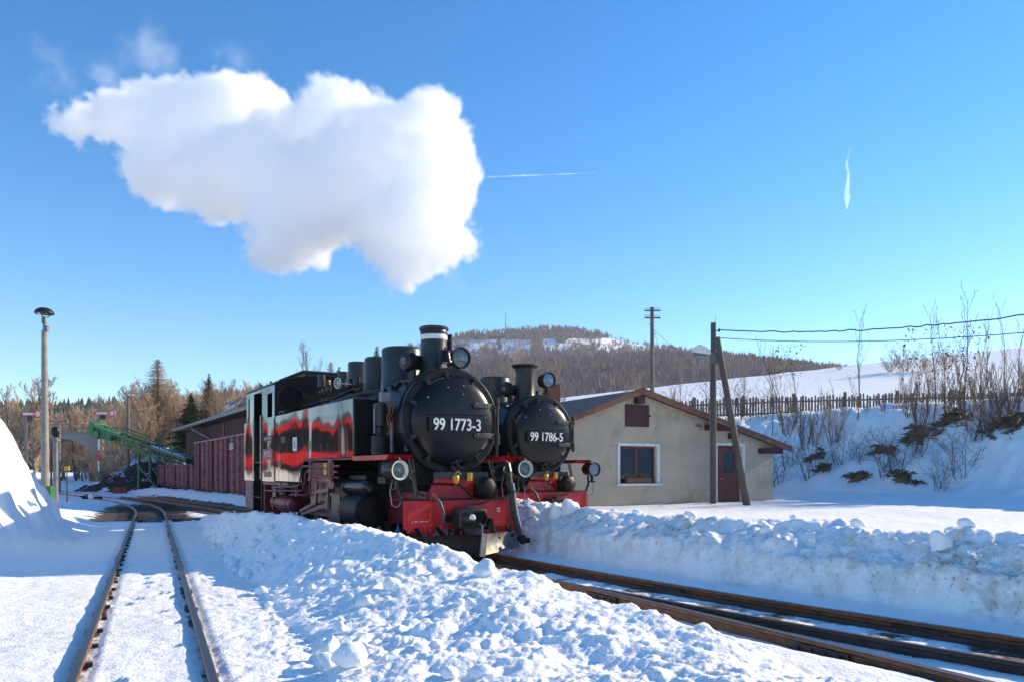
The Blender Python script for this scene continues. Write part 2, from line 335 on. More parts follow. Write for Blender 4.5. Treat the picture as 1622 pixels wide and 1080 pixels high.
# ---------------------------------------------------------------- the lie of the snow
def terrain(X, Y):
    X = np.asarray(X, float); Y = np.asarray(Y, float)
    a, b = ab(X, Y); u, t = ut(X, Y); R = np.hypot(X, Y)
    q = np.minimum(a+1, 0); bA = CA*np.minimum(q*q, 160); bB = CB*np.minimum(q*q, 160)
    near = 1-ss(R, 30, 60)
    w1 = fbm(X*0.5, Y*0.5, 3, 3); w2 = fbm(X*1.7, Y*1.7, 4, 11); w3 = fbm(X*6, Y*6, 4, 21)
    wx = X+0.16*w2+0.05*w3; wy = Y+0.16*fbm(X*1.7+31, Y*1.7, 4, 12)+0.05*fbm(X*6+9, Y*6, 3, 22)
    L1 = lumps(wx, wy, 0.42, 31, 0.4); L2 = lumps(wx, wy, 0.19, 41, 0.45); L3 = lumps(wx, wy, 0.085, 51, 0.5)
    z = -0.045+0.012*w2+0.008*w3*near
    dirt = np.zeros_like(X); soil = np.zeros_like(X)
    # bank between the two tracks
    hb = np.interp(a, [-13, -9, -7.9, -6.6, -5.4, -4.5, -3.2, -2.2, -1.2, .2, 1.4, 4.5, 7, 9.5, 11.6, 13.0], [.10, .17, .20, .23, .315, .375, .50, .585, .66, .655, .64, .54, .40, .24, .10, 0])
    bc = np.interp(a, [-6, -4.5, -3.2, -1.5, 6, 12], [-1.65, -1.75, -2.0, -2.35, -2.3, -1.8])
    v = t-1.12-0.16*w1-0.10*w2
    S1 = np.clip(v/np.maximum(np.maximum(v, 0)+np.maximum(bc-b, 0), 1e-3), 0, 1)**(0.90-0.35*ss(-a, 3.0, 6))
    e2 = -1.16+bB*0.6-b+0.05*w2+0.04*w3
    S2 = ss(e2, 0, 0.42)
    wm = S1*S2*np.where(hb > 0, 1, 0)
    mid = hb*(1-0.36*np.clip((b-bc)/np.maximum(-1.5-bc, .15), 0, 1))*S1*S2
    rough = np.clip(ss(v, 0.0, 0.5)*S2*ss(hb, 0.02, 0.2), 0, 1)
    X2 = X+0.10*w2; Y2 = Y+0.10*fbm(X*1.9+7, Y*1.9, 3, 19)
    patchy = 0.12+0.70*ss(fbm(X*0.9, Y*0.9, 3, 71), -0.15, 0.45)
    slope = rough*patchy*(1-0.85*ss(v, 1.3, 2.1)*ss(-a, 1.0, 3.0))     # lumpy on the flank, smooth on the wide top near the camera
    mid = mid+slope*(0.30*(L1*0.42)+0.30*(L2*0.19)+0.34*(L3*0.085)+0.03*w3)+rough*(0.065*w2+0.022*w3+0.014*fbm(X*14, Y*14, 3, 83)+0.008*fbm(X*30, Y*30, 2, 84))
    mid = mid+(1-slope)*rough*(-0.06*lumps(X, Y, 0.8, 77, 0.5))
    foot = ss(v, -0.9, 0.0)*(1-ss(v, 0, 0.4))*np.where(hb > .1, 1, 0)
    mid = mid+foot*S2*(0.30*L2*0.19+0.4*L3*0.085)
    use = (t > 0.3) & (b < 0)
    z = np.where(use, z+mid, z)
    dirt = np.where(use, np.maximum(dirt, 0.42*slope*ss(w2+0.4*w1, -0.1, 0.6)), dirt)
    # cutting bank on the far side of track two
    bp = b-bA
    prof = np.interp(bp+0.10*w2+0.05*w3+0.06*w1, [1.0, 1.16, 1.26, 1.5, 1.95, 2.45, 4.0, 5.2, 9, 14, 16.5], [0, .02, .40, .52, .70, .60, .50, .40, .36, .42, .62])
    rb = ss(bp, 1.12, 1.3)*(1-ss(bp, 2.2, 3.2))
    crest = ss(bp, 1.45, 1.8)*(1-ss(bp, 2.1, 2.9))
    prof = prof+rb*(0.06*w1+0.075*w2+0.040*w3+0.02*fbm(X*14, Y*14, 3, 87))+crest*(0.36*L1*0.42+0.40*L2*0.19+0.35*L3*0.085)*(0.15+0.85*ss(w1, -0.1, 0.5))+0.10*crest*ss(w1, 0, 0.6)
    prof = prof+ss(bp, 2.4, 4)*(0.035*w1)
    behind = ss(a, 1.7, 2.3)
    tr = behind*ss(b, 2.1, 2.45)*(1-ss(b, 4.95, 5.3))
    prof = prof*(1-0.35*behind*(b < 2.4))
    prof = prof*(1-tr)
    prof = prof*(1-ss(a, 12.5, 15)*(1-ss(b, 12, 16)))
    z = np.where(b > 0.9, z+prof, z)
    dcut = ss(bp, 1.14, 1.24)*(1-0.75*ss(bp, 1.6, 2.0))*(1-ss(bp, 2.2, 2.8))*(a < 3)
    dirt = np.where(b > 0.9, np.maximum(dirt, dcut*(0.45+0.55*ss(w1+w2*0.9, -0.25, 0.4))), dirt)
    # trough of track two: dark and wet round the rails
    trough = (1-ss(np.abs(b-bA*0.5), 0.75, 1.05))*(a < 14)
    z = z-0.06*trough*(1-ss(a, 12, 14))
    soil = np.maximum(soil, 0.85*(1-ss(np.abs(b), 0.7, 0.95))*ss(a, -3.6, -2.2)*(1-ss(a, 12, 13.5)))
    inner = (b > -0.44+bA) & (b < 0.46+bA)
    soil = np.where(inner & (a < -2) & (a > -12), 0.48, soil)
    # left bank of track one, and the tall heap
    A1 = np.interp(u, [-8, 0, 4, 8, 12, 15.5, 17.5, 21, 26], [.05, .08, .12, .28, .52, .66, .60, .25, 0])
    lt = -t-1.05+0.22*w1
    sb = ss(lt, 0, 2.1)
    zl = A1*sb+sb*(0.05*w1+0.035*w2)*ss(u, 4, 8)+0.012*w3*sb
    z = np.where(t < 0, z+zl*(1-ss(-t, 14, 24)), z)
    hx, hy = X+11.2, Y-13.2
    r = np.hypot(hx, hy*0.85)+0.30*w2+0.12*w3+0.2*w1
    heap = np.minimum(2.75*np.exp(-(np.maximum(r, 0)/2.15)**4.5), 2.12+0.10*w1+0.14*w2)*(1+0.05*w2+0.03*w3)+0.10*ss(r, 2.6, 1.5)*(L1*.6+L2*.4)
    z = z+1.3*ss(-b, 7.4, 8.8)*ss(a, 18, 24)*(1-ss(a, 60, 70))
    z = z+heap; dirt = np.maximum(dirt, 0.55*ss(heap, 0.3, 1.2)*ss(w2+w1*.5, -.4, .3)); z = z+0.10*w3*ss(heap, .2, 1)
    dirt = np.maximum(dirt, 0.25*(np.abs(t) < 3)*(u < 6)*ss(w1+w2*0.5, 0.0, 0.6))
    # footprints and scuffing between the rails of track one
    z = z-0.028*(np.abs(t) < 0.34)*(u < 7)*(lumps(X, Y, 0.33, 91, 0.5, 0.25, 0.45) > 0.22)*near
    rw = np.minimum(np.abs(t-0.40), np.abs(t+0.40))
    cut = (1-ss(rw, 0.05, 0.13))*(u < 16)
    z = z-0.02*cut
    soil = np.maximum(soil, 0.52*(1-ss(rw, 0.045, 0.085))*(u < 16))
    # wet ballast round the points
    pt = (1-ss(np.abs(t+0.2), 0.9, 2.0))*ss(u, 17.4, 18.2)*(1-ss(u, 26, 34))
    pt2 = (1-ss(np.abs(b-np.interp(a, [12, 20, 28, 40], [-.05, -.5, -1.1, -2.2])), 0.8, 1.4))*ss(a, 12, 13)*(1-ss(a, 30, 38))
    soil = np.maximum(soil, 0.78*np.maximum(pt, pt2)); z = z-0.05*np.maximum(pt, pt2)
    # ridges of ploughed snow beyond the points, in front of the wagons
    rg = np.exp(-((b-np.interp(a, [12, 20, 30, 44], [1.35, 0.9, .25, -0.6]))/0.55)**2)*ss(a, 10.5, 13)*(1-ss(a, 36, 46))
    z = z+0.42*rg*(1+0.25*w1)+0.05*rg*w2
    soil = soil*(1-ss(rg, 0.25, 0.5))
    # bank behind the hut, meadow above it
    bk = np.interp(b+0.5*w1+0.25*w2, [16.4, 17.3, 20.9, 21.9, 26, 60], [0, .35, 2.8, 3.15, 3.4, 3.7])
    bk = bk+ss(b, 16.8, 18)*(1-ss(b, 22, 25))*(0.16*w1+0.10*w2+0.03*w3)
    bk = bk*ss(b, 16, 17)
    z = z+bk
    fl = np.clip((Y-40)/60, 0, 1); z = z+ss(b, 20, 26)*(np.maximum(6.0+0.11*X, 2.0))*fl
    z = z-ss(b, 20, 26)*ss(Y, 103, 150)*(6+0.13*np.maximum(X, 0))
    patch = fbm(X*0.35+5, Y*0.35, 3, 61)
    blob = 0
    for ppx, pb_, sx_, sb_ in ((1290, 19.0, .5, .35), (1400, 19.0, .6, .35), (1455, 19.8, .9, .45), (1520, 20.5, .7, .45), (1610, 20.0, .7, .7), (1360, 17.5, .5, .2), (1440, 17.4, .6, .2), (1310, 17.9, .3, .25)):
        k_ = (ppx-811)/FPX; D_ = (pb_+FX*CS+FY*SN)/(k_*CS+SN); pa_, pbb = ab(k_*D_, D_)
        blob = np.maximum(blob, np.exp(-((a-pa_)/sx_)**2-((b-pb_)/sb_)**2))
    soil = np.maximum(soil, 0.80*ss(blob+0.7*w2+0.6*w3, 0.40, 1.0)*(blob > .05))
    # wooded hillside on the left, shallow valley with the line and the road bridge
    qv = X+0.54*Y; hl = 9.5*ss(Y, 44, 88)*ss(qv, 1, 16)*(1-ss(b, 14, 20))
    hl2 = 5.5*ss(Y, 34, 80)*ss(-(X+0.615*Y), 1, 14)
    z = z+hl+hl2
    mo = np.hypot(X+26.8, (Y-62)*0.7); z = z+2.6*np.exp(-(mo/5.0)**4)*(1+0.2*w1)
    soil = np.maximum(soil, 0.9*ss(hl+hl2, 2.5, 4.5)*ss(w1, -0.5, 0.1)*(Y < 200)); soil = np.maximum(soil, 0.66*(mo < 6)*ss(w1, -0.2, 0.3))
    z = np.where(R > 110, z*(1-0.5*ss(R, 110, 300))+2*ss(R, 110, 300), z)
    return z, dirt*near, np.clip(soil, 0, 1)
def gz(x, y): return float(terrain(np.array([x]), np.array([y]))[0][0])

def polar_sheet(name, rows, cols):
    Rr, Aa = np.meshgrid(rows, cols, indexing='ij')
    X = (Rr*np.sin(Aa)).ravel(); Y = (Rr*np.cos(Aa)).ravel()
    Z, dirt, soil = terrain(X, Y)
    nr, nc = len(rows), len(cols)
    co = np.stack([X, Y, Z], 1)
    i = np.arange(nr-1)[:, None]*nc; j = np.arange(nc)[None, :]; j2 = (j+1) % nc
    quads = np.stack([i+j, i+nc+j, i+nc+j2, i+j2], -1).reshape(-1, 4)
    ctr = len(co); co = np.vstack([co, [[0, 0, Z[:nc].mean()]]])
    tris = np.stack([np.full(nc, ctr), np.arange(nc), (np.arange(nc)+1) % nc], 1)
    me = bpy.data.meshes.new(name)
    nq, ntr = len(quads), len(tris)
    me.vertices.add(len(co)); me.vertices.foreach_set('co', co.astype(np.float32).ravel())
    me.loops.add(nq*4+ntr*3); me.loops.foreach_set('vertex_index', np.concatenate([quads.ravel(), tris.ravel()]).astype(np.int32))
    me.polygons.add(nq+ntr)
    st = np.concatenate([np.arange(nq)*4, nq*4+np.arange(ntr)*3]).astype(np.int32)
    me.polygons.foreach_set('loop_start', st)
    me.update(calc_edges=True)
    me.polygons.foreach_set('use_smooth', np.ones(nq+ntr, dtype=bool))
    for k, arr in (('dirt', dirt), ('soil', soil)):
        at_ = me.attributes.new(k, 'FLOAT', 'POINT'); at_.data.foreach_set('value', np.append(arr, 0).astype(np.float32))
    me.validate(); me.materials.append(MT['snow'])
    return link(name, me)
def logspan(a, b, step): 
    n = int(math.log(b/a)/step); return list(a*np.exp(np.linspace(0, math.log(b/a), n, endpoint=False)))
rows = np.array(list(np.linspace(0.6, 3.4, 22, endpoint=False))+logspan(3.4, 15, 0.0042)+logspan(15, 45, 0.0062)+logspan(45, 130, 0.02)+logspan(130, 1450, 0.06)+[1450])
fine = np.linspace(math.radians(-43), math.radians(43), 700)
cols = np.concatenate([fine, np.linspace(math.radians(43), math.radians(317), 90)[1:-1]])
ground = polar_sheet('ground', rows, cols); tag(ground, 'snow covered ground with ploughed banks beside the tracks', None, kind='structure')

# ---------------------------------------------------------------- tracks
RAILP = [(-.024, 0), (.024, 0), (.030, -.010), (.030, -.030), (.010, -.042), (.010, -.105), (.055, -.125), (.055, -.135), (-.055, -.135), (-.055, -.125), (-.010, -.105), (-.010, -.042), (-.030, -.030), (-.030, -.010)]
def rail(pts, parent, mat='rail', name='rail', prof=RAILP, sc=1.0):
    pts = [Vector(p) for p in pts]; n = len(prof); vs = []; fs = []
    for k, p in enumerate(pts):
        d = (pts[min(k+1, len(pts)-1)]-pts[max(k-1, 0)]); d.z = 0; d.normalize(); x = Vector((d.y, -d.x, 0))
        for px_, pz in prof: vs.append(p+x*px_*sc+Vector((0, 0, pz*sc)))
    for k in range(len(pts)-1):
        for i in range(n): fs.append((k*n+i, k*n+(i+1) % n, (k+1)*n+(i+1) % n, (k+1)*n+i))
    fs.append(tuple(range(n))); fs.append(tuple((len(pts)-1)*n+i for i in range(n-1, -1, -1)))
    mb = MB(); mb.add(vs, fs); return mb.build(name, MT[mat], parent, sharp=30)
tr1 = empty('railway_track', (0, 0, 0), 0, 'straight narrow gauge track running from the photographer to the points on the left', 'railway track')
def t1c(u):   # centre line offset: straight, then curving away left beyond the points
    return -0.0085*max(u-20.5, 0)**2 if u < 34 else -0.0085*13.5**2-0.2295*(u-34)
for sgn in (-1, 1):
    us = list(np.linspace(-7, 20, 28))+list(np.linspace(20.8, 58, 48))
    rail([UW(u, t1c(u)+sgn*0.40, 0.0-(0.0 if u < 20 else 0)) for u in us], tr1)
for k in range(26):     # only the uncovered sleepers of the points
    u = 17.6+k*0.62; c = UW(u, t1c(u)-0.05, -0.13)
    mb = MB(); d = Vector((math.cos(PH), math.sin(PH), 0)); mb.bar(c-d*0.85, c+d*(0.95+0.03*k), 0.2, 0.1); mb.build('sleeper', MT['sleeper'], tr1)
tr2 = empty('railway_track', (0, 0, 0), 0, 'narrow gauge track under the front locomotive forking in the cutting at right', 'railway track')
def bAx(a): return CA*min(a+1, 0)**2
def bBx(a): return CB*min(a+1, 0)**2
av = list(np.linspace(-11, 0, 34))+list(np.linspace(0.5, 13, 12))
def back(a): return float(np.interp(a, [13, 20, 28, 34], [0, -.35, -1.05, -1.9])) if a > 13 else 0.0
avb = av+list(np.linspace(14, 33, 20))
rail([LW(a, 0.40+bAx(a)+back(a), 0.005) for a in avb], tr2, 'rail')
big = [(x_*1.15, z_*1.5) for x_, z_ in RAILP]
rail([LW(a, -0.40+bBx(a)+back(a), 0.0) for a in avb], tr2, 'rail')
rail([LW(a, -0.40+bAx(a), -0.012) for a in av if a < -3.4], tr2, 'oldrail')
g = rail([LW(a, -0.32+bBx(a), -0.015) for a in av if a < -3.0], tr2, 'oldrail', 'check_rail')
# tall timber and plate packing that shows as the dark face under the far rail
mb = MB()
pv = [a for a in av if a < 0.5]
for i in range(len(pv)-1):
    mb.bar(LW(pv[i], 0.335+bAx(pv[i]), -0.125), LW(pv[i+1], 0.335+bAx(pv[i+1]), -0.125), 0.05, 0.13)
mb.build('rail_packing', MT['oldrail'], tr2)
for k in range(24):
    a = -10.4+k*0.62
    mb = MB(); mb.bar(LW(a, -0.85+bBx(a)*0.5, -0.175), LW(a, 0.9+bAx(a), -0.175), 0.2, 0.1); mb.build('sleeper', MT['sleeper'], tr2)
# rail fastenings: clips on the near track, fishplates on the far rails
clip = MB().box(-.022, .022, -.03, .03, -.03, .004).mesh('rail_clip', MT['oldrail'])
for k in range(34):
    for tt in (-.345,):
        q_ = UW(-1.0+k*.62, tt, -.040); o = link('rail_clip', clip, tr1); o.location = q_; o.rotation_euler = (0, 0, PH)
for a_ in (-4.1, -6.9):
    for off in (0.355+bAx(a_), -0.365+bBx(a_)-.078):
        mb = MB(); mb.bar(LW(a_-.25, off, -.065), LW(a_+.25, off, -.065), .02, .055)
        for j in range(4): p_ = LW(a_-.18+j*.12, off-.012, -.065); mb.cyl(p_, p_+(LW(0, -.02)-LW(0, 0)), .014, n=6)
        mb.build('fishplate', MT['oldrail'], tr2)
tr3 = empty('railway_track', (0, 0, 0), 0, 'narrow gauge track under the second locomotive behind the snow bank', 'railway track')
for sgn in (-1, 1): rail([LW(a, 3.64+sgn*0.40, 0.0) for a in np.linspace(2.5, 16, 8)], tr3)
# timber crossing boards between and beside the rails at the points
cr = empty('track_crossing', UW(16.9, 0), 0, 'short boarded foot crossing of dark planks laid between the rails', 'crossing')
for k in range(5):
    for (t0, t1_) in ((-0.31, 0.31), (0.52, 1.75)):
        if t0 > 0 and k > 3: continue
        n_ = 4 if t0 < 0 else 5
        for j in range(n_):
            ta = t0+(t1_-t0)*j/n_+0.01; tb = t0+(t1_-t0)*(j+1)/n_-0.01
            p0 = UW(16.75+k*0.19, (ta+tb)/2, -0.01+random.uniform(-.006, .006)); p1 = UW(16.75+k*0.19+0.175, (ta+tb)/2, p0.z)
            mb = MB(); mb.bar(p0, p1, tb-ta, 0.07); o = mb.build('plank', MT['wood'] if (j+k) % 3 else MT['sleeper'], None); o.parent = cr; o.matrix_parent_inverse = Matrix.Translation(-cr.location)
# ---------------------------------------------------------------- steam locomotives
# local frame of a locomotive: x = across (minus = photographer's side), y = back from the buffer beam, z = up from the rail
def headlamp(parent, x, y, z, r, dp, ring, lensm='lens', yaw=0.0, bracket=True, name='headlamp'):
    e = MB(); e.lathe([(r*0.55, dp*1.25), (r*0.95, dp*0.95), (r*1.0, dp*0.5), (r*1.0, 0.0), (r*1.06, 0.0), (r*1.06, -0.02), (r*0.98, -0.02), (r*0.95, 0.09)], (0, 0, 0), (0, 1, 0), 28)
    b = e.build(name, MT['black'], parent); b.location = (x, y, z); b.rotation_euler = (0, 0, yaw)
    if ring:
        g = MB(); g.lathe([(r*0.97, 0.0), (r*0.94, -0.012), (r*0.82, -0.008), (r*0.72, 0.040), (r*0.66, 0.050)], (0, 0, 0), (0, 1, 0), 28, closed=True); g.build('reflector', MT['cream'], b)
        g = MB(); g.lathe([(r*0.71, 0.040), (r*0.4, 0.026), (0.001, 0.020)], (0, 0, 0), (0, 1, 0), 24); g.build('lens', MT[lensm], b)
    else:
        g = MB(); g.lathe([(r*0.94, 0.012), (r*0.5, -0.004), (0.001, -0.010)], (0, 0, 0), (0, 1, 0), 24); g.build('lens', MT[lensm], b)
    g = MB(); g.cyl((0, 0.03 if ring else 0.004, 0), (0, 0.012 if ring else -0.016, 0), r*0.12, n=10); g.build('bulb', MT['grey'], b)
    if bracket:
        g = MB(); g.box(-0.02, 0.02, 0.06, 0.12, -r-0.12, -r*0.9); g.box(-0.06, 0.06, 0.03, 0.15, -r-0.14, -r-0.115); g.build('bracket', MT['black'], b)
        g = MB(); g.tube([(r*0.4*math.cos(t), 0.08, r*0.95+r*0.25*math.sin(t)) for t in np.linspace(0, math.pi, 7)], 0.006, 5); g.build('carry_handle', MT['iron'], b)
    return b
def wheel(parent, x, y, r, side, crank):
    e = MB(); s = side
    e.lathe([(r*0.86, -0.045), (r*1.06, -0.045), (r*1.06, -0.02), (r*1.0, -0.015), (r*0.99, 0.05), (r*0.86, 0.05)], (0, 0, 0), (s, 0, 0), 28, closed=True)
    w = e.build('wheel', MT['oily'], parent); w.location = (x, y, r)
    e = MB(); e.lathe([(r*0.2, -0.04), (r*0.2, 0.06)], (0, 0, 0), (s, 0, 0), 14)
    for k in range(11):
        t = 2*math.pi*k/11
        e.bar((0, 0.15*r*math.cos(t), 0.15*r*math.sin(t)), (0, 0.9*r*math.cos(t), 0.9*r*math.sin(t)), 0.035, 0.05, up=(1, 0, 0))
    if crank: e.prism([(-.28*r, -.8*r), (.28*r, -.8*r), (.5*r, -.55*r), (.3*r, -.3*r), (-.3*r, -.3*r), (-.5*r, -.55*r)], lambda u, v, d: (s*d, u, v), -.03, .045)
    e.build('spokes', MT['brown_red'], w)
    return w
def locomotive(name, F, number, label, opt):
    R_ = empty(name, (F[0], F[1], 0), TH, label, 'locomotive', 'black and red narrow gauge steam locomotives')
    near = opt['near']
    def P(mb, nm, mat, par=None, bevel=0, sharp=35): return mb.build(nm, MT[mat], par or R_, bevel, sharp)
    BZ = 2.10
    # --- frame, buffer beam, running gear
    for s in (-1, 1):
        e = MB(); e.box(s*0.60-0.015, s*0.60+0.015, 0.04, 9.3, 0.42, 0.98); P(e, 'frame_plate', 'brown_red')
    e = MB()
    e.prism([(-.993, .42), (-.80, .32), (-.48, .32), (-.48, .40), (.62, .40), (.62, .32), (.993, .32), (.993, .84), (-.993, .84)], lambda u, v, d: (u, d, v), 0.0, 0.028)
    bb = P(e, 'buffer_beam', 'red')
    e = MB(); e.box(-1.0, 1.0, -0.012, 0.42, 0.845, 0.862); P(e, 'beam_top_plate', 'oily', bb)
    e = MB(); e.box(-.345, -.07, -0.006, 0.0, .50, .615); P(e, 'beam_slot', 'oily', bb)
    e = MB(); e.box(-.335, -.085, -0.016, -0.004, .612, .628); P(e, 'slot_lip', 'red', bb)
    e = MB()
    for px_ in (-.93, -.72, -.30, .05, .40, .72, .93):
        e.cyl((px_, 0.0, .79), (px_, -0.012, .79), 0.014, n=8); e.cyl((px_, 0.0, .45), (px_, -0.012, .45), 0.014, n=8)
    P(e, 'rivet', 'red', bb)['kind'] = 'stuff'
    e = MB(); e.box(-.60, -.57, -.06, 0, .30, .68); e.box(-.68, -.57, -.03, 0, .60, .66); P(e, 'guard_iron', 'red', bb)
    e = MB(); e.box(.44, .80, -.012, 0, .41, .47); P(e, 'lower_flange', 'red', bb)
    for s in (-1, 1):
        e = MB(); e.box(s*.93-.015, s*.93+.015, -.012, 0, .36, .82); P(e, 'corner_angle', 'red', bb)
    if near:
        e = MB()
        for k, w_ in enumerate((.03, .05, .02, .045, .03, .05)): e.box(-.86+k*.033*1.4, -.86+k*.033*1.4+w_*.55, -.004, -.0005, .515+.004*(k % 2), .53+.004*(k % 2))
        for k in range(2): e.box(.63, .69, -.004, -.0005, .64+k*.045, .655+k*.045)
        P(e, 'stencil_mark', 'white', bb)['kind'] = 'stuff'
    # automatic coupler
    e = MB(); e.box(-.22, .25, -.34, -.04, .42, .71); cp = P(e, 'coupler', 'iron', None, 0.02)
    e = MB(); e.lathe([(.11, 0), (.10, .06), (.06, .17), (.035, .20), (.001, .205)], (-.10, -.34, .56), (0, -1, 0), 18); P(e, 'coupler_cone', 'iron', cp)
    e = MB(); e.lathe([(.045, .165), (.055, .175), (.03, .212), (.001, .22)], (-.10, -.34, .575), (0, -1, .08), 14); P(e, 'cone_tip', 'white', cp)
    e = MB(); e.lathe([(.125, 0), (.125, .03), (.10, .03), (.09, -.0), (.001, -.02)], (.12, -.345, .565), (0, -1, 0), 20); P(e, 'coupler_socket', 'oily', cp)
    e = MB(); e.cyl((.0, -.2, .71), (.0, -.2, .77), .06, n=10); e.tube([(.0, -.2, .765), (.20, -.26, .79), (.33, -.30, .84)], .013, 6); P(e, 'coupler_lever', 'iron', cp)
    e = MB(); e.box(.30, .40, -.30, -.12, .38, .50); e.cyl((.36, -.30, .52), (.36, -.12, .52), .035, n=8); P(e, 'air_coupling', 'oily', cp)
    # snow plough
    if near:
        for s, mt in ((1, 'plough'), (-1, 'oily')):  # left blade takes the black material, its shaded side put into the colour
            e = MB(); x0, y0, x1, y1 = 0.0, -.66, s*.98, -.14
            lean = .10
            vs = []
            for k in range(7):
                f_ = k/6; xx = x0+(x1-x0)*f_; yy = y0+(y1-y0)*f_
                for h_, dy in ((.03, 0), (.14, .05), (.25, .06), (.34-.05*f_, lean*.3)):
                    vs.append((xx, yy+dy, h_+(.03*f_)))
            fs = [(k*4+j, k*4+j+1, k*4+j+5, k*4+j+4) for k in range(6) for j in range(3)]
            e.add(vs, fs); e.add([(a_, b_+.025, c_) for a_, b_, c_ in vs], [tuple(reversed(q_)) for q_ in fs])
            e.add([vs[0], vs[3], (vs[3][0], vs[3][1]+.025, vs[3][2]), (vs[0][0], vs[0][1]+.025, vs[0][2])], [(0, 1, 2, 3)])
            pl = e.build('snow_plough', MT[mt], R_, sharp=35)
            e = MB(); e.bar((s*.45, -.36, .25), (s*.45, -.02, .42), .06, .03); e.bar((s*.8, -.2, .25), (s*.8, -.02, .42), .06, .03); P(e, 'plough_stay', 'oily', pl)
        e = MB(); e.bar((-.0, -.70, .36), (-.06, -.74, .02), .09, .03, up=(0, 1, 0)); P(e, 'plough_nose', 'plough')
        e = MB(); e.tube([(-.05, -.72, .36), (.02, -.60, .48), (.03, -.5, .5)], .012, 6); P(e, 'nose_bar', 'steel')
        e = MB(); e.prism([(.08, .30), (.62, .33), (.30, .12)], lambda u, v, d: (u, -.56+u*.53+d-.02, v), 0, .006); P(e, 'rubber_flap', 'rubber')
    # brake hoses
    e = MB(); e.tube([(-.53, -.06, .90), (-.46, -.13, .82), (-.42, -.16, .68), (-.40, -.14, .52), (-.42, -.10, .46)], .030, 8); hs = P(e, 'brake_hose', 'rubber')
    e = MB(); e.cyl((-.53, .0, .86), (-.53, -.09, .93), .05, n=10); e.box(-.57, -.47, -.07, -.02, .93, .95); P(e, 'hose_cock', 'brown_red', hs)
    e = MB(); e.cyl((-.42, -.10, .47), (-.42, -.13, .40), .032, n=8); e.box(-.36, -.33, -.06, 0, .44, .68); P(e, 'hose_clip', 'red', hs)
    if near:
        e = MB(); e.tube([(.80, -.10, 1.30), (.81, -.13, 1.10), (.83, -.15, .80), (.86, -.18, .55), (.90, -.22, .36), (.93, -.25, .22)], .042, 9); hs = P(e, 'heating_hose', 'rubber')
        e = MB(); e.tube([(.845, -.165, 1.1), (.87, -.20, .80), (.90, -.23, .55), (.94, -.27, .36)], .014, 6); P(e, 'hose_cable', 'cream', hs)
        e = MB(); e.cyl((.80, -.10, 1.28), (.79, -.06, 1.42), .05, n=8); e.box(.74, .86, -.14, -.06, 1.20, 1.27); e.tube([(.74, -.1, 1.4), (.70, -.12, 1.28), (.68, -.10, 1.20)], .013, 6); e.cyl((.83, -.15, .99), (.83, -.15, .93), .055, n=8); P(e, 'hose_valve', 'iron', hs)
        e = MB(); e.lathe([(.07, 0), (.075, .05), (.05, .11), (.03, .14)], (.93, -.25, .25), (.2, -.35, -.9), 10); e.box(.95, 1.06, -.33, -.24, .14, .22); P(e, 'hose_coupling', 'oily', hs)
        e = MB(); e.box(.84, .93, -.20, -.12, .52, .56); P(e, 'hose_strap', 'red', hs)
    # --- smokebox and boiler
    e = MB(); e.lathe([(.80, 0), (.815, .02), (.815, 1.55), (.79, 1.57)], (0, .45, BZ), (0, 1, 0), 56); sb = P(e, 'smokebox', 'black')
    e = MB(); e.lathe([(.66, .10), (.70, 0), (.84, -.0), (.865, .02), (.865, .10), (.82, .11)], (0, .36, BZ), (0, 1, 0), 56); P(e, 'smokebox_ring', 'black', sb)
    prof = [(.735, .345), (.735, .315), (.715, .295)]
    for k in range(1, 13):
        t = k/12; prof.append((.715*math.cos(t*math.pi/2)+.0005, .295-.155*math.sin(t*math.pi/2)))
    e = MB(); e.lathe(prof, (0, 0, BZ), (0, 1, 0), 56); dr = P(e, 'smokebox_door', 'black_gloss', sb, 0, 50)
    e = MB()
    for k in range(30):
        t = 2*math.pi*k/30; e.cyl((.80*math.cos(t), .362, BZ+.80*math.sin(t)), (.80*math.cos(t), .348, BZ+.80*math.sin(t)), .012, n=6)
    P(e, 'ring_rivet', 'black', sb)['kind'] = 'stuff'
    def dsurf(x, z):   # y of the domed door at (x,z)
        r = min(math.hypot(x, z-BZ)/.715, 1.0); return .295-.155*math.sqrt(max(1-r*r, 0))
    for k, t in enumerate([math.radians(q) for q in (20, 62, 100, 128, 160, 200, 232, 268, 305, 338)]):
        cx, cz = math.cos(t), math.sin(t)
        e = MB(); e.bar((.66*cx, .27, BZ+.66*cz), (.80*cx, .31, BZ+.80*cz), .045, .03, up=(0, 1, 0)); e.cyl((.765*cx, .345, BZ+.765*cz), (.765*cx, .235, BZ+.765*cz), .018, n=8); e.cyl((.765*cx, .27, BZ+.765*cz), (.765*cx, .25, BZ+.765*cz), .036, n=6)
        e.cyl((.765*cx, .238, BZ+.765*cz), (.765*cx+.04*math.sin(t*3), .22, BZ+.765*cz-.05), .009, n=6); P(e, 'door_clamp', 'iron', sb)
    for zz, L0 in ((2.36, .30), (1.87, .32)):
        e = MB(); pts = [(x_, dsurf(x_, zz)-.018, zz) for x_ in np.linspace(L0, .70, 7)]+[(.80, .33, zz)]
        for q in range(len(pts)-1): e.bar(pts[q], pts[q+1], .020, .085, up=(0, 0, 1))
        e.lathe([(.045, 0), (.045, .02)], (L0+.01, dsurf(L0, zz)-.03, zz), (0, 1, 0), 10)
        P(e, 'hinge_strap', 'iron', dr, 0.006)
    e = MB(); e.cyl((.82, .30, 1.72), (.82, .30, 2.52), .022, n=8)
    for zz in (1.78, 1.87, 2.36, 2.46): e.cyl((.82, .30, zz-.04), (.82, .30, zz+.04), .042, n=10)
    P(e, 'hinge_pin', 'iron', dr)
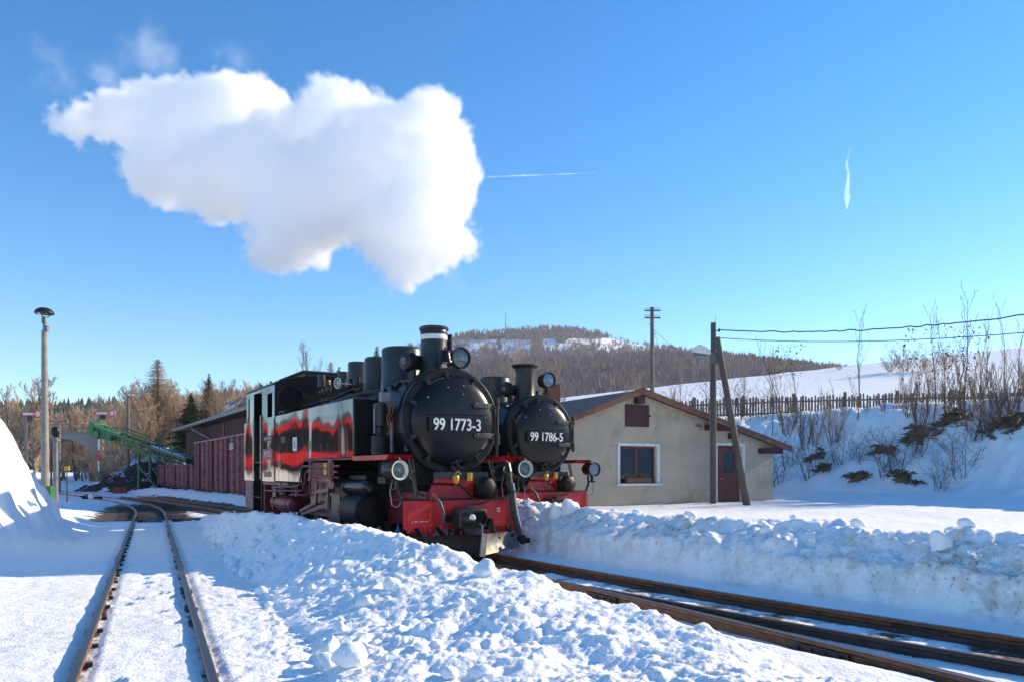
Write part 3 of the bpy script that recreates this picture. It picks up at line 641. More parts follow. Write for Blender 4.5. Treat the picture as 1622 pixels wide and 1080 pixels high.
    e = MB(); zz = 2.205; e.tube([(x_, dsurf(x_, zz)-.05, zz+.012*x_) for x_ in np.linspace(-.60, .52, 12)], .010, 6)
    for x_ in (-.56, -.2, .2, .48): e.cyl((x_, dsurf(x_, zz)-.05, zz), (x_, dsurf(x_, zz)+.01, zz), .012, n=6)
    P(e, 'door_handrail', 'iron', dr)
    e = MB(); e.tube([(-.42, dsurf(-.42, 2.03)-.05, 2.09), (-.43, dsurf(-.43, 1.95)-.06, 1.98), (-.44, dsurf(-.44, 1.88)-.05, 1.87)], .014, 6); e.cyl((-.43, dsurf(-.43, 2)-.06, 2.0), (-.43, dsurf(-.43, 2)+.01, 2.0), .012, n=6); P(e, 'door_handle', 'iron', dr)
    e = MB(); e.tube([(-.02, .20, 1.47), (0, .17, 1.40), (.06, .15, 1.33)], .02, 6); e.cyl((-.10, .18, 1.42), (.08, .16, 1.47), .014, n=6); P(e, 'lower_latch', 'iron', dr)
    for x_, z_ in ((-.16, 2.62), (.12, 2.66), (-.5, 2.45), (.1, 2.52)):
        e = MB(); y_ = dsurf(x_, z_); e.cyl((x_, y_+.01, z_), (x_, y_-.03, z_), .012, n=6); P(e, 'door_bolt', 'steel', dr)
    # number plate standing clear of the door dome
    e = MB(); e.box(-.53, .47, .098, .108, 1.905, 2.145); npl = P(e, 'number_plate', 'black', dr)
    text_part('lettering', number, .262, MT['white'], npl, Matrix.Translation((-.03, .094, 2.022)) @ Matrix.Rotation(math.pi/2, 4, 'X'), squash=opt.get('squash', .80), depth=.003, weight=0.004)
    e = MB()
    for x_ in (-.46, -.15, .10, .40):
        for z_ in (1.94, 2.11): e.cyl((x_, .098, z_), (x_, .088, z_), .008, n=6)
    P(e, 'plate_screw', 'iron', npl)['kind'] = 'stuff'
    e = MB(); e.lathe([(.775, 0), (.775, 4.9)], (0, 1.9, BZ), (0, 1, 0), 48); bo = P(e, 'boiler', 'black')
    for y_ in (2.05, 3.0, 3.95, 4.9, 5.85):
        e = MB(); e.lathe([(.776, 0), (.784, .005), (.784, .055), (.776, .06)], (0, y_, BZ), (0, 1, 0), 48); P(e, 'boiler_band', 'iron', bo)
    e = MB(); e.box(-.62, .62, .5, 1.95, .95, 1.45); P(e, 'smokebox_saddle', 'oily')
    e = MB(); e.box(-.46, .50, .06, .10, 1.17, 1.28); P(e, 'front_cross_member', 'iron')
    e = MB(); e.prism([(-.55, .86), (.30, .86), (.30, 1.17), (-.40, 1.17)], lambda u, v, d: (u, d, v), .16, .19); P(e, 'front_apron', 'red')
    e = MB(); e.lathe([(.17, 0), (.19, .05), (.16, .16), (.08, .2)], (.42, .05, 1.02), (.2, -1, 0), 14); e.box(.28, .6, .05, .25, .90, 1.10); P(e, 'steam_trap', 'oily', None)
    e = MB(); e.cyl((.14, .02, 1.27), (.14, .02, 1.14), .045, n=12); P(e, 'yellow_canister', 'yellow')
    e = MB(); e.lathe([(.05, 0), (.06, .03), (.045, .09), (.015, .13)], (-.10, .04, 1.22), (0, -.25, -1), 10); e.tube([(-.12, .04, 1.24), (-.06, .02, 1.30), (-.02, .04, 1.24)], .01, 5); P(e, 'yellow_lubricator', 'yellow')
    e = MB(); e.tube([(-.10, .05, 1.12), (.05, .0, 1.0), (.14, -.02, .90)], .02, 6); e.tube([(-.9, .12, 1.12), (-.5, .1, 1.10), (-.1, .08, 1.08)], .02, 6); e.tube([(-.9, .15, 1.3), (-.7, .12, .95), (-.5, .1, .88)], .014, 6); P(e, 'front_pipe', 'oily')
    # front steps / struts between beam and footplate
    for x0, x1 in ((-.90, -.80), (.50, .62)):
        e = MB(); e.tube([(x0, .06, 1.48), (x0+(x1-x0)*.6, .02, 1.15), (x1, .02, .87)], .016, 6); e.tube([(x0+.09, .10, 1.48), (x1+.06, .08, .87)], .012, 6)
        for k in range(3): e.cyl((x0+(x1-x0)*(k+1)/4, .03, 1.45-.15*(k+1)), (x0+(x1-x0)*(k+1)/4+.10, .08, 1.45-.15*(k+1)), .010, n=6)
        P(e, 'front_step_rail', 'iron')
    for s in (-1, 1):
        e = MB(); e.prism([(.12, 0), (1.70, 0), (1.70, -.03), (1.62, -.075), (.20, -.075)], lambda u, v, d: (d, u, 1.545+v), s*.80, s*1.20); P(e, 'footplate', 'red')
        e = MB(); e.box(s*.78, s*1.19, 1.72, 9.4, 1.495, 1.515); P(e, 'running_board', 'brown_red')
    # lower headlamps
    headlamp(R_, -1.07, -.02, 1.31, .158, .30, True, yaw=0.16); headlamp(R_, 1.17, -.02, 1.335, .150, .30, near, 'lens' if near else 'lens_dark', yaw=-.03)
    for s in (-1, 1):
        e = MB(); e.tube([(s*1.08, .10, 1.18), (s*1.07, .06, 1.02), (s*1.00, .06, .86)], .028, 6); P(e, 'lamp_bracket', 'iron')
        e = MB(); e.tube([(s*1.13, .09, 1.19), (s*1.20, .05, 1.0), (s*1.17, .05, .78), (s*1.08, .05, .75), (s*1.02, .05, .82)], .010, 6); P(e, 'lamp_cable', 'grey')
    e = MB(); e.tube([(-1.02, .08, 1.27), (-.86, .08, 1.26), (-.80, .1, 1.30)], .012, 6); P(e, 'lamp_stay', 'grey')
    # chimney, bell, top lamp
    cy_ = 1.02; ct = 3.71
    if near:
        pr_ = [(.40, 2.80), (.34, 2.86), (.26, 2.93), (.222, 3.02), (.222, 3.60), (.232, 3.61), (.232, 3.62), (.225, ct-.06), (.245, ct-.05), (.25, ct-.02), (.235, ct), (.20, ct), (.19, 3.3), (.001, 3.29)]
        e = MB(); e.lathe(pr_, (0, cy_, 0), (0, 0, 1), 36); ch = P(e, 'chimney', 'iron', None, 0, 30)
        e = MB(); e.lathe([(.2235, 3.49), (.2265, 3.495), (.2265, 3.565), (.2235, 3.57)], (0, cy_, 0), (0, 0, 1), 36, closed=True); P(e, 'white_ring', 'white', ch)
        e = MB(); e.cyl((.29, cy_-.02, 2.82), (.29, cy_-.02, 3.61), .048, n=12); P(e, 'exhaust_pipe', 'black', ch)
    else:
        pr_ = [(.42, 2.78), (.34, 2.84), (.26, 2.92), (.225, 3.02), (.215, 3.50), (.235, 3.60), (.30, 3.645), (.31, 3.66), (.31, 3.68), (.22, 3.68), (.20, 3.3), (.001, 3.29)]
        e = MB(); e.lathe(pr_, (0, cy_, 0), (0, 0, 1), 36); ch = P(e, 'chimney', 'iron', None, 0, 30)
        e = MB(); e.cyl((.30, cy_-.05, 2.85), (.30, cy_-.05, 3.12), .035, n=10); P(e, 'exhaust_pipe', 'black', ch)
    if near:
        e = MB(); e.lathe([(.125, 0), (.128, .015), (.105, .05), (.092, .12), (.086, .18), (.06, .215), (.02, .23), (.018, .26), (.001, .262)], (-.04, .52, 3.05), (0, 0, 1), 22); bl = P(e, 'bell', 'black_gloss', None, 0, 50)
        e = MB(); e.box(-.10, .10, .50, .60, 2.955, 2.985); e.cyl((-.04, .56, 2.93), (-.04, .56, 3.06), .02, n=8); P(e, 'bell_stand', 'steel', bl)
        headlamp(R_, .22, .46, 3.15, .165, .24, False, 'lens', yaw=0.03)
    else:
        headlamp(R_, .27, .46, 3.31, .165, .24, False, 'lens_dark', yaw=0.02)
        e = MB(); e.cyl((.27, .52, 2.92), (.27, .52, 3.16), .02, n=8); P(e, 'lamp_stalk', 'black')
    # smokebox pipe over the shoulder and grab irons
    e = MB(); e.tube([(-.62, .50, 2.58), (-.50, .44, 2.80), (-.36, .42, 2.92), (-.28, .42, 2.90), (-.22, .44, 2.82)], .022, 7); e.cyl((-.25, .43, 2.87), (-.20, .45, 2.79), .034, n=8); P(e, 'shoulder_pipe', 'iron')
    e = MB(); e.tube([(-.83*math.cos(t), .62, BZ+.86*math.sin(t)) for t in np.linspace(.2, 1.25, 8)], .016, 6); P(e, 'curved_handrail', 'black')
    for y_ in (.75, 1.3):
        e = MB(); e.bar((-.62, y_, 2.66), (-.50, y_+.02, 2.78), .10, .06); e.cyl((-.60, y_, 2.70), (-.68, y_-.03, 2.72), .025, n=8); P(e, 'washout_plug', 'iron')
    # turbo generator across the boiler top
    e = MB(); e.lathe([(.06, -.02), (.15, 0), (.175, .04), (.175, .12), (.13, .13), (.12, .50), (.14, .51), (.14, .60), (.05, .62)], (-.52, 1.05, 3.12), (.95, .25, 0), 8); gn = P(e, 'turbo_generator', 'black', None, 0, 20)
    e = MB(); e.lathe([(.055, 0), (.055, .02), (.02, .02), (.02, .04)], (-.525, 1.05, 3.12), (-.95, -.25, 0), 12); P(e, 'generator_cap', 'grey', gn)
    e = MB(); e.bar((-.38, 1.06, 2.98), (-.38, 1.06, 2.80), .10, .10); e.bar((-.05, 1.15, 2.98), (-.05, 1.15, 2.80), .10, .10); e.bar((-.52, 1.05, 2.79), (.0, 1.2, 2.88), .25, .02); P(e, 'generator_stand', 'iron', gn)
    # domes
    def dome(y_, r, z0, z1, nm='dome', x=0):
        e = MB(); e.lathe([(r*1.25, z0), (r*1.08, z0+.08), (r, z0+.18), (r, z1-.05), (r*.97, z1-.02), (r*.88, z1), (.001, z1+.012)], (x, y_, 0), (0, 0, 1), 32); return P(e, nm, 'iron', None, 0, 40)
    dome(2.35, .37, 2.70, 3.54, 'sand_dome'); dome(3.55, .25, 2.75, 3.52, 'feed_water_dome'); dome(4.62, .21, 2.75, 3.56, 'steam_dome'); dome(5.50, .13, 2.75, 3.46, 'safety_valve'); dome(6.15, .11, 2.80, 3.34, 'whistle_pot', -.18)
    if near:
        e = MB(); e.lathe([(.09, 0), (.105, 0), (.105, .02), (.09, .02)], (-.80, 3.55, 2.98), (-1, -.3, 0), 18, closed=True)
        for k in range(4):
            t = math.pi*k/4; dx = Vector((.3, -1, 0)).normalized()*math.cos(t)*.095; e.cyl(Vector((-.805, 3.547, 2.98))+dx+Vector((0, 0, .095*math.sin(t))), Vector((-.805, 3.547, 2.98))-dx-Vector((0, 0, .095*math.sin(t))), .006, n=5)
        e.cyl((-.80, 3.55, 2.98), (-.50, 3.65, 2.98), .014, n=6); P(e, 'handwheel', 'cream')
        for y_ in (3.3, 3.75, 4.1, 5.0, 5.3, 5.75):
            e = MB(); e.box(-.55, -.40, y_-.06, y_+.06, 2.82, 2.98); e.cyl((-.48, y_, 2.95), (-.48, y_, 3.10), .035, n=8); e.cyl((-.60, y_, 2.90), (-.40, y_, 2.90), .03, n=8); P(e, 'boiler_valve', 'oily')
        e = MB(); e.cyl((-.42, 5.75, 3.12), (-.42, 5.75, 3.40), .085, n=14); e.cyl((-.42, 5.75, 2.7), (-.42, 5.75, 3.12), .03, n=8); e.cyl((-.42, 5.75, 3.12), (-.42, 5.75, 3.14), .10, n=14); P(e, 'steam_turret', 'iron')
        e = MB()
        e.tube([(-.64, 1.6, 2.66), (-.70, 2.4, 2.70), (-.72, 3.2, 2.66), (-.74, 4.6, 2.62), (-.74, 6.4, 2.60)], .045, 8)
        e.tube([(-.55, 3.0, 2.82), (-.50, 3.5, 2.88), (-.66, 4.2, 2.75), (-.70, 6.4, 2.72)], .03, 7)
        e.tube([(-.60, 4.0, 2.62), (-.66, 4.3, 2.76), (-.72, 4.5, 2.66)], .015, 6); e.tube([(-.60, 5.0, 2.62), (-.72, 5.1, 2.80), (-.78, 5.3, 2.58)], .015, 6); e.tube([(-.5, 6.3, 2.9), (-.7, 6.2, 2.85), (-.82, 6.1, 2.56)], .02, 6)
        P(e, 'boiler_pipe', 'oily')
        e = MB(); e.tube([(-.92, 1.00, 2.42), (-.93, 1.0, 2.70), (-.92, 1.05, 2.76), (-.90, 1.1, 2.72), (-.88, 1.1, 2.4)], .014, 6); P(e, 'grab_handle', 'grey')
    # --- air pump beside the smokebox
    e = MB(); e.lathe([(.04, 1.56), (.13, 1.57), (.13, 1.60)]+[q for k in range(8) for q in ((.118, 1.605+k*.033), (.140, 1.612+k*.033), (.140, 1.624+k*.033), (.118, 1.631+k*.033))]+[(.06, 1.88), (.045, 1.92), (.045, 2.0), (.10, 2.02), (.105, 2.03), (.105, 2.38), (.06, 2.40), (.001, 2.41)], (-.97, 1.02, 0), (0, 0, 1), 20); pm = P(e, 'air_pump', 'iron', None, 0, 25)
    e = MB(); e.box(-1.03, -.86, .80, .92, 2.40, 2.56); P(e, 'junction_box', 'grey', pm, 0.01)
    e = MB(); e.cyl((-.83, .86, 1.60), (-.83, .86, 2.08), .03, n=8); e.cyl((-.78, .96, 1.62), (-.78, .96, 2.08), .03, n=8); e.cyl((-1.08, .97, 1.9), (-1.08, .97, 2.3), .018, n=6); P(e, 'pump_pipe', 'grey', pm)
    e = MB()
    for k in range(3): e.tube([(-.90+.04*k, .84, 2.40), (-.88+.06*k, .82, 2.25), (-.92+.05*k, .86, 2.15), (-.86+.03*k, .85, 1.95), (-.9, .88, 1.88)], .009, 5)
    P(e, 'copper_line', 'copper', pm)
    e = MB(); e.box(-.72, -.62, .55, .60, 1.62, 1.80); P(e, 'smokebox_box', 'grey', pm)
    e = MB(); e.lathe([(.10, 1.17), (.10, 1.45)], (-.98, .62, 0), (0, 0, 1), 14); e.box(-1.1, -.86, .46, .78, 1.10, 1.20)
    for k in range(5): e.lathe([(.115, 1.20+k*.045), (.115, 1.215+k*.045)], (-.98, .62, 0), (0, 0, 1), 14)
    e.tube([(-1.05, .5, 1.12), (-1.06, .4, 1.2), (-1.0, .4, 1.42)], .012, 5); P(e, 'lubricator', 'oily', pm)
    # --- side tanks and cab
    TK = [(1.62, 2.53), (6.60, 2.53), (6.60, 1.06), (4.56, 1.06), (4.56, 1.36), (4.40, 1.52), (1.62, 1.52)]
    for s in (-1, 1):
        e = MB(); e.prism(TK, lambda u, v, d: (s*d, u, v), .72, 1.20); tk = P(e, 'side_tank', 'tank', None, 0.018, 30)
        e = MB(); e.box(s*.75-.02 if s > 0 else -1.17, 1.17 if s > 0 else -.73, 1.60, 1.618, 1.55, 2.50); P(e, 'tank_front', 'black', tk)
        e = MB()
        for y_ in (1.9, 3.4, 5.9): e.cyl((s*.95, y_, 2.53), (s*.95, y_, 2.56), .10, n=14)
        e.tube([(s*1.15, 6.1, 2.53), (s*1.15, 6.1, 2.60), (s*1.15, 6.45, 2.60), (s*1.15, 6.45, 2.53)], .012, 6); P(e, 'tank_filler', 'iron', tk)
        if s < 0:
            for y0, y1, z0, z1 in ((5.76, 6.10, 1.90, 2.04), (6.08, 6.38, 1.39, 1.53)): e = MB(); e.box(-1.206, -1.199, y0, y1, z0, z1); P(e, 'dark_plate', 'black', tk)
            e = MB(); e.box(-1.207, -1.199, 4.90, 5.18, 1.71, 1.99); sg = P(e, 'warning_sign', 'white', tk)
            e = MB(); e.prism([(4.96, 1.76), (5.03, 1.87), (4.99, 1.87), (4.99, 1.90), (5.09, 1.90), (5.09, 1.87), (5.05, 1.87), (5.12, 1.76), (5.08, 1.76), (5.04, 1.83), (5.0, 1.76)], lambda u, v, d: (d, u, v), -1.2095, -1.207); e.lathe([(.022, 0), (.022, .0025)], (-1.207, 5.04, 1.93), (-1, 0, 0), 10); P(e, 'sign_figure', 'black', sg)
            e = MB()
            for y_ in (2.2, 2.9, 3.6): e.cyl((-1.2, y_, 1.47), (-1.212, y_, 1.47), .012, n=6)
    # cab: sheet sides with door opening, front with round spectacle windows, arched roof
    CF, CM, CR, CE = 6.602, 7.72, 8.52, 9.54
    cb = empty('cab'); cb.parent = R_
    RT = 3.27
    def wl_(side):
        s = side; o_ = []
        e = MB()
        e.box(s*1.20-.012, s*1.20+.012, CF, CM, 1.06, 2.52)              # below the window
        e.box(s*1.20-.012, s*1.20+.012, CF, CF+.10, 2.52, RT); e.box(s*1.20-.012, s*1.20+.012, 7.22, CM, 2.52, RT)
        e.box(s*1.20-.012, s*1.20+.012, CF+.10, 7.22, 3.06, RT)
        e.box(s*1.20-.012, s*1.20+.012, CM, CR, 3.16, RT)
        e.box(s*1.20-.012, s*1.20+.012, CR, CE, 1.06, 2.50); e.box(s*1.20-.012, s*1.20+.012, CR, CR+.10, 2.5, RT); e.box(s*1.20-.012, s*1.20+.012, 9.1, CE-.25, 2.5, RT); e.box(s*1.20-.012, s*1.20+.012, CR+.10, 9.1, 3.1, RT)
        return e
    for s in (-1, 1): P(wl_(s), 'cab_side', 'cabv', cb)
    e = MB(); e.box(-1.19, 1.19, CR+.02, CE, 1.06, 2.49); P(e, 'coal_bunker', 'cabv', cb, 0.02)
    e = MB(); e.box(-1.19, 1.19, CE-.27, CE-.25, 2.49, RT); P(e, 'cab_back', 'black', cb)
    e = MB(); ns = 14
    arc = [(x_, 3.27+.22*(1-(x_/1.24)**2)) for x_ in np.linspace(-1.24, 1.24, ns)]
    e.prism(arc+[(x_, z_-.03) for x_, z_ in reversed(arc)], lambda u, v, d: (u, d, v), CF-.10, CE-.15); rf = P(e, 'cab_roof', 'black', cb)
    e = MB(); e.box(-.42, .42, 6.95, 8.7, 3.47, 3.58); e.prism([(-.55, 3.58), (.55, 3.58), (.5, 3.62), (-.5, 3.62)], lambda u, v, d: (u, d, v), 6.85, 8.85); P(e, 'roof_ventilator', 'iron', rf)
    e = MB()
    for y_ in (7.3, 8.2): e.tube([(-1.1, y_, 3.30), (-1.1, y_, 3.36), (-1.1, y_+.12, 3.38), (-1.1, y_+.12, 3.31)], .014, 5)
    P(e, 'roof_hook', 'black', rf)
    e = MB(); arcf = [(x_, 3.24+.22*(1-(x_/1.2)**2)) for x_ in np.linspace(-1.19, 1.19, 12)]
    e.prism([(-1.19, 2.50)]+arcf+[(1.19, 2.50)], lambda u, v, d: (u, d, v), CF, CF+.02); fr = P(e, 'cab_front', 'oily', cb)
    for s in (-1, 1):
        e = MB(); e.lathe([(.27, 0), (.305, 0), (.305, -.03), (.27, -.03)], (s*.84, CF-.002, 2.93), (0, 1, 0), 26, closed=True); w = P(e, 'spectacle_window', 'black', fr)
        e = MB(); e.lathe([(.27, 0), (.001, 0.0)], (s*.84, CF-.012, 2.93), (0, 1, 0), 26); P(e, 'pane', 'glass', w)
    for s in (-1, 1):
        e = MB(); e.box(s*1.19-.004, s*1.19+.004, CF+.10, 6.86, 2.52, 3.06); e.box(s*1.19-.004, s*1.19+.004, CR+.1, 9.1, 2.5, 3.1); P(e, 'side_window', 'glass', cb)
        e = MB(); e.tube([(s*1.24, CM+.03, 1.1), (s*1.24, CM+.03, 2.6)], .014, 6); e.tube([(s*1.24, CR-.03, 1.1), (s*1.24, CR-.03, 2.6)], .014, 6); P(e, 'cab_handrail', 'steel', cb)
        e = MB(); e.box(s*1.0, s*1.23, CM-.02, CM+.03, .30, 1.06); e.box(s*1.0, s*1.23, CR-.02, CR+.03, .28, 1.06)
        for z_ in (.32, .66): e.box(s*.95, s*1.24, CM, CR, z_, z_+.025)
        P(e, 'cab_step', 'oily', cb)
        e = MB(); e.box(s*.2, s*1.17, CM+.05, CM+.08, 1.06, 3.15); P(e, 'cab_interior', 'oily', cb)
        e = MB(); e.box(s*1.18-.01, s*1.18+.01, CR+.02, CE-.02, .36, 1.04); P(e, 'rear_skirt', 'wagon_worn' if s < 0 else 'brown_red', cb)
    if near:
        pnl = MB(); pnl.box(-1.219, -1.212, 6.64, 7.66, 1.09, 2.46); sp = pnl.build('side_plate_panel', MT['cabv'], cb)
        for y0, y1, z0, z1 in ((6.78, 7.50, 1.98, 2.10), (6.90, 7.0, 1.83, 1.94), (6.85, 7.5, 1.16, 1.28), (7.2, 7.26, 1.33, 1.48)): e = MB(); e.box(-1.224, -1.219, y0, y1, z0, z1); P(e, 'dark_plate', 'black', sp)
        e = MB(); e.box(-1.228, -1.219, 6.72, 7.58, 1.55, 1.80); npl = P(e, 'side_number_plate', 'brown_red', sp)
        text_part('lettering', number, .20, MT['white'], npl, Matrix.Translation((-1.229, 7.15, 1.675)) @ Matrix.Rotation(-math.pi/2, 4, 'Z') @ Matrix.Rotation(math.pi/2, 4, 'X'), squash=.74, depth=.002)
        e = MB(); e.cyl((-1.226, 6.8, 2.04), (-1.226, 7.4, 2.04), .018, n=6); P(e, 'window_bar', 'steel', sp)
        # person-free cab: dark regulator shape
        # --- underside on the photographer's side
        e = MB(); e.box(-1.20, -.80, 5.60, 7.82, .985, 1.045); P(e, 'tank_sill', 'wagon_worn')
        e = MB()
        e.tube([(-1.22, 7.42, .84), (-1.22, 4.55, .90), (-1.22, 4.40, .94), (-1.22, 4.30, 1.05), (-1.22, 4.22, 1.25), (-1.22, 4.10, 1.30), (-1.20, 2.4, 1.28)], .020, 7)
        e.tube([(-1.24, 6.7, .93), (-1.24, 4.75, .98), (-1.24, 4.58, 1.02), (-1.24, 4.50, 1.15), (-1.24, 4.46, 1.34), (-1.24, 4.36, 1.39), (-1.20, 2.3, 1.385)], .020, 7)
        e.tube([(-1.20, 5.4, .80), (-1.20, 4.25, .82), (-1.20, 4.05, .90), (-1.20, 3.98, 1.12), (-1.20, 3.85, 1.20), (-1.18, 2.4, 1.18)], .018, 7)
        P(e, 'side_pipe', 'brown_red')
        for y_, w_, z0, z1 in ((4.85, .02, .78, 1.02), (6.0, .02, .78, 1.02), (2.75, .03, 1.14, 1.50), (3.9, .03, 1.14, 1.50)):
            e = MB(); e.box(-1.25, -1.19, y_-w_, y_+w_, z0, z1); P(e, 'pipe_clip', 'wagon_worn')
        e = MB(); e.box(-1.235, -1.20, 2.90, 3.08, 1.23, 1.33); e.box(-1.235, -1.20, 2.90, 3.08, 1.36, 1.44); P(e, 'yellow_tag', 'yellow')
        e = MB(); e.lathe([(.001, 0), (.12, .01), (.17, .05), (.175, .10), (.175, 1.55), (.17, 1.60), (.12, 1.64), (.001, 1.65)], (-.98, 5.65, .58), (0, 1, 0), 24); ar = P(e, 'air_reservoir', 'brown_red')
        e = MB()
        for y_ in (5.95, 6.95): e.lathe([(.18, 0), (.185, 0), (.185, .05), (.18, .05)], (-.98, y_, .58), (0, 1, 0), 24, closed=True); e.box(-1.0, -.96, y_, y_+.05, .74, 1.0)
        P(e, 'reservoir_strap', 'brown_red', ar)
        e = MB(); e.box(-1.16, -1.10, 6.95, 7.0, .42, .98); P(e, 'underside_bracket', 'brown_red')
        e = MB(); e.box(-1.19, -.85, 7.55, 7.70, .25, 1.0); P(e, 'underside_bracket', 'brown_red')
        e = MB(); e.cyl((-1.2, 6.62, .72), (-1.2, 6.62, .96), .025, n=8); P(e, 'drain_cock', 'cream')
    # cylinders and motion
    for s in (-1, 1):
        e = MB(); e.box(s*.62 if s > 0 else -1.0, 1.0 if s > 0 else -.62, 1.55, 2.35, .45, 1.22); e.lathe([(.06, -.10), (.24, -.06), (.29, 0), (.29, .82), (.25, .88), (.05, .90)], (s*.92, 1.52, .62), (0, 1, 0), 24); cl = P(e, 'cylinder', 'oily')
        e = MB(); e.lathe([(.05, -.16), (.10, -.14), (.15, -.03), (.15, .02), (.13, .03), (.13, .90), (.15, .92), (.15, .96), (.08, 1.02)], (s*.98, 1.45, 1.03), (0, 1, 0), 20); P(e, 'valve_chest', 'black_gloss', cl)
        e = MB(); e.prism([(2.38, .22), (2.95, .22), (2.86, .88), (2.42, .88)], lambda u, v, d: (s*d, u, v), 1.13, 1.155); P(e, 'motion_plate', 'iron', cl)
        e = MB(); e.box(s*1.06-.012, s*1.06+.012, 3.0, 4.4, .62, 1.46); e.prism([(2.9, 1.10), (4.35, 1.10), (4.30, 1.19), (2.9, 1.17)], lambda u, v, d: (s*d, u, v), 1.08, 1.15); P(e, 'motion_bracket', 'brown_red', cl)
        e = MB(); e.bar((s*1.10, 2.5, .62), (s*1.10, 3.6, .62), .03, .05); e.bar((s*1.10, 2.5, .78), (s*1.10, 3.6, .78), .03, .05); e.box(s*1.10-.05, s*1.10+.05, 3.0, 3.25, .58, .84); e.bar((s*1.12, 3.1, .68), (s*1.08, 5.0, .42), .04, .08); P(e, 'connecting_rod', 'gear', cl)
        e = MB(); e.bar((s*1.15, 3.02, .95), (s*1.15, 3.75, .90), .035, .07); e.bar((s*1.15, 3.05, .98), (s*1.15, 3.1, .60), .03, .05); e.bar((s*1.15, 3.72, 1.08), (s*1.15, 3.80, .66), .035, .08); e.bar((s*1.15, 3.76, .70), (s*1.13, 4.9, .48), .03, .06); P(e, 'valve_gear', 'gear', cl)
        e = MB(); e.bar((s*.62, 3.0, .40), (s*.62, 7.0, .40), .035, .09); P(e, 'coupling_rod', 'gear', cl)
        for k in range(5): wheel(R_, s*.42, 3.0+k, .40, s, True)
        wheel(R_, s*.42, .95, .27, s, False); wheel(R_, s*.42, 8.75, .27, s, False)
    e = MB(); e.box(-.55, .55, 2.4, 9.2, .55, 1.3); e.box(-.95, .95, 6.7, 9.3, .75, 1.05); P(e, 'ash_pan', 'oily')
    e = MB(); e.box(-1.0, 1.0, 9.28, 9.32, .32, .95); P(e, 'rear_beam', 'red')
    return R_
loco1 = locomotive('steam_locomotive', (FX, FY), '99 1773-3', 'nearer steam locomotive numbered 99 1773-3 with bell and white banded chimney', dict(near=True, squash=.80))
loco2 = locomotive('steam_locomotive', (F2X, F2Y), '99 1786-5', 'farther steam locomotive numbered 99 1786-5 with flared chimney beside the hut', dict(near=False, squash=.80))
# ---------------------------------------------------------------- the hut
HA = math.radians(27.9)
hut = empty('plastered_hut', (3.55, 21.5, 0), HA, 'small grey plastered hut with brown edged gable roof and red door', 'hut')
XL, XR, DEP, RZ = -3.05, 5.35, 5.6, 3.50
def eave(x): return RZ-(x*0.262 if x > 0 else -x*0.365)
holes = [(-0.60, 0.72, 0.94, 2.0), (3.0, 4.04, 0.0, 2.07)]
e = MB(); us = sorted(set([XL, 0.0, XR]+[h[0] for h in holes]+[h[1] for h in holes]))
for i in range(len(us)-1):
    u0, u1 = us[i], us[i+1]; um = (u0+u1)/2; zb = 0.0
    hs = sorted([h for h in holes if h[0] < um < h[1]], key=lambda h: h[2])
    for h in hs+[None]:
        if h is None: e.add([(u0, 0, zb), (u1, 0, zb), (u1, 0, eave(u1)), (u0, 0, eave(u0))], [(0, 1, 2, 3)])
        else:
            if h[2] > zb: e.add([(u0, 0, zb), (u1, 0, zb), (u1, 0, h[2]), (u0, 0, h[2])], [(0, 1, 2, 3)])
            zb = h[3]
for u0, u1, z0, z1 in holes:      # reveals
    e.add([(u0, 0, z0), (u0, .16, z0), (u0, .16, z1), (u0, 0, z1)], [(0, 1, 2, 3)]); e.add([(u1, 0, z0), (u1, .16, z0), (u1, .16, z1), (u1, 0, z1)], [(3, 2, 1, 0)])
    e.add([(u0, 0, z1), (u1, 0, z1), (u1, .16, z1), (u0, .16, z1)], [(3, 2, 1, 0)]); e.add([(u0, 0, z0), (u1, 0, z0), (u1, .16, z0), (u0, .16, z0)], [(0, 1, 2, 3)])
e.add([(XL, 0, 0), (XL, DEP, 0), (XL, DEP, eave(XL)), (XL, 0, eave(XL))], [(3, 2, 1, 0)]); e.add([(XR, 0, 0), (XR, DEP, 0), (XR, DEP, eave(XR)), (XR, 0, eave(XR))], [(0, 1, 2, 3)])
e.add([(XL, DEP, 0), (XR, DEP, 0), (XR, DEP, eave(XR)), (0, DEP, RZ), (XL, DEP, eave(XL))], [(4, 3, 2, 1, 0)])
e.build('wall', MT['plaster'], hut, sharp=20, fixn=False)
def roofz(x): return 3.585-(x*0.262 if x > 0 else -x*0.365)
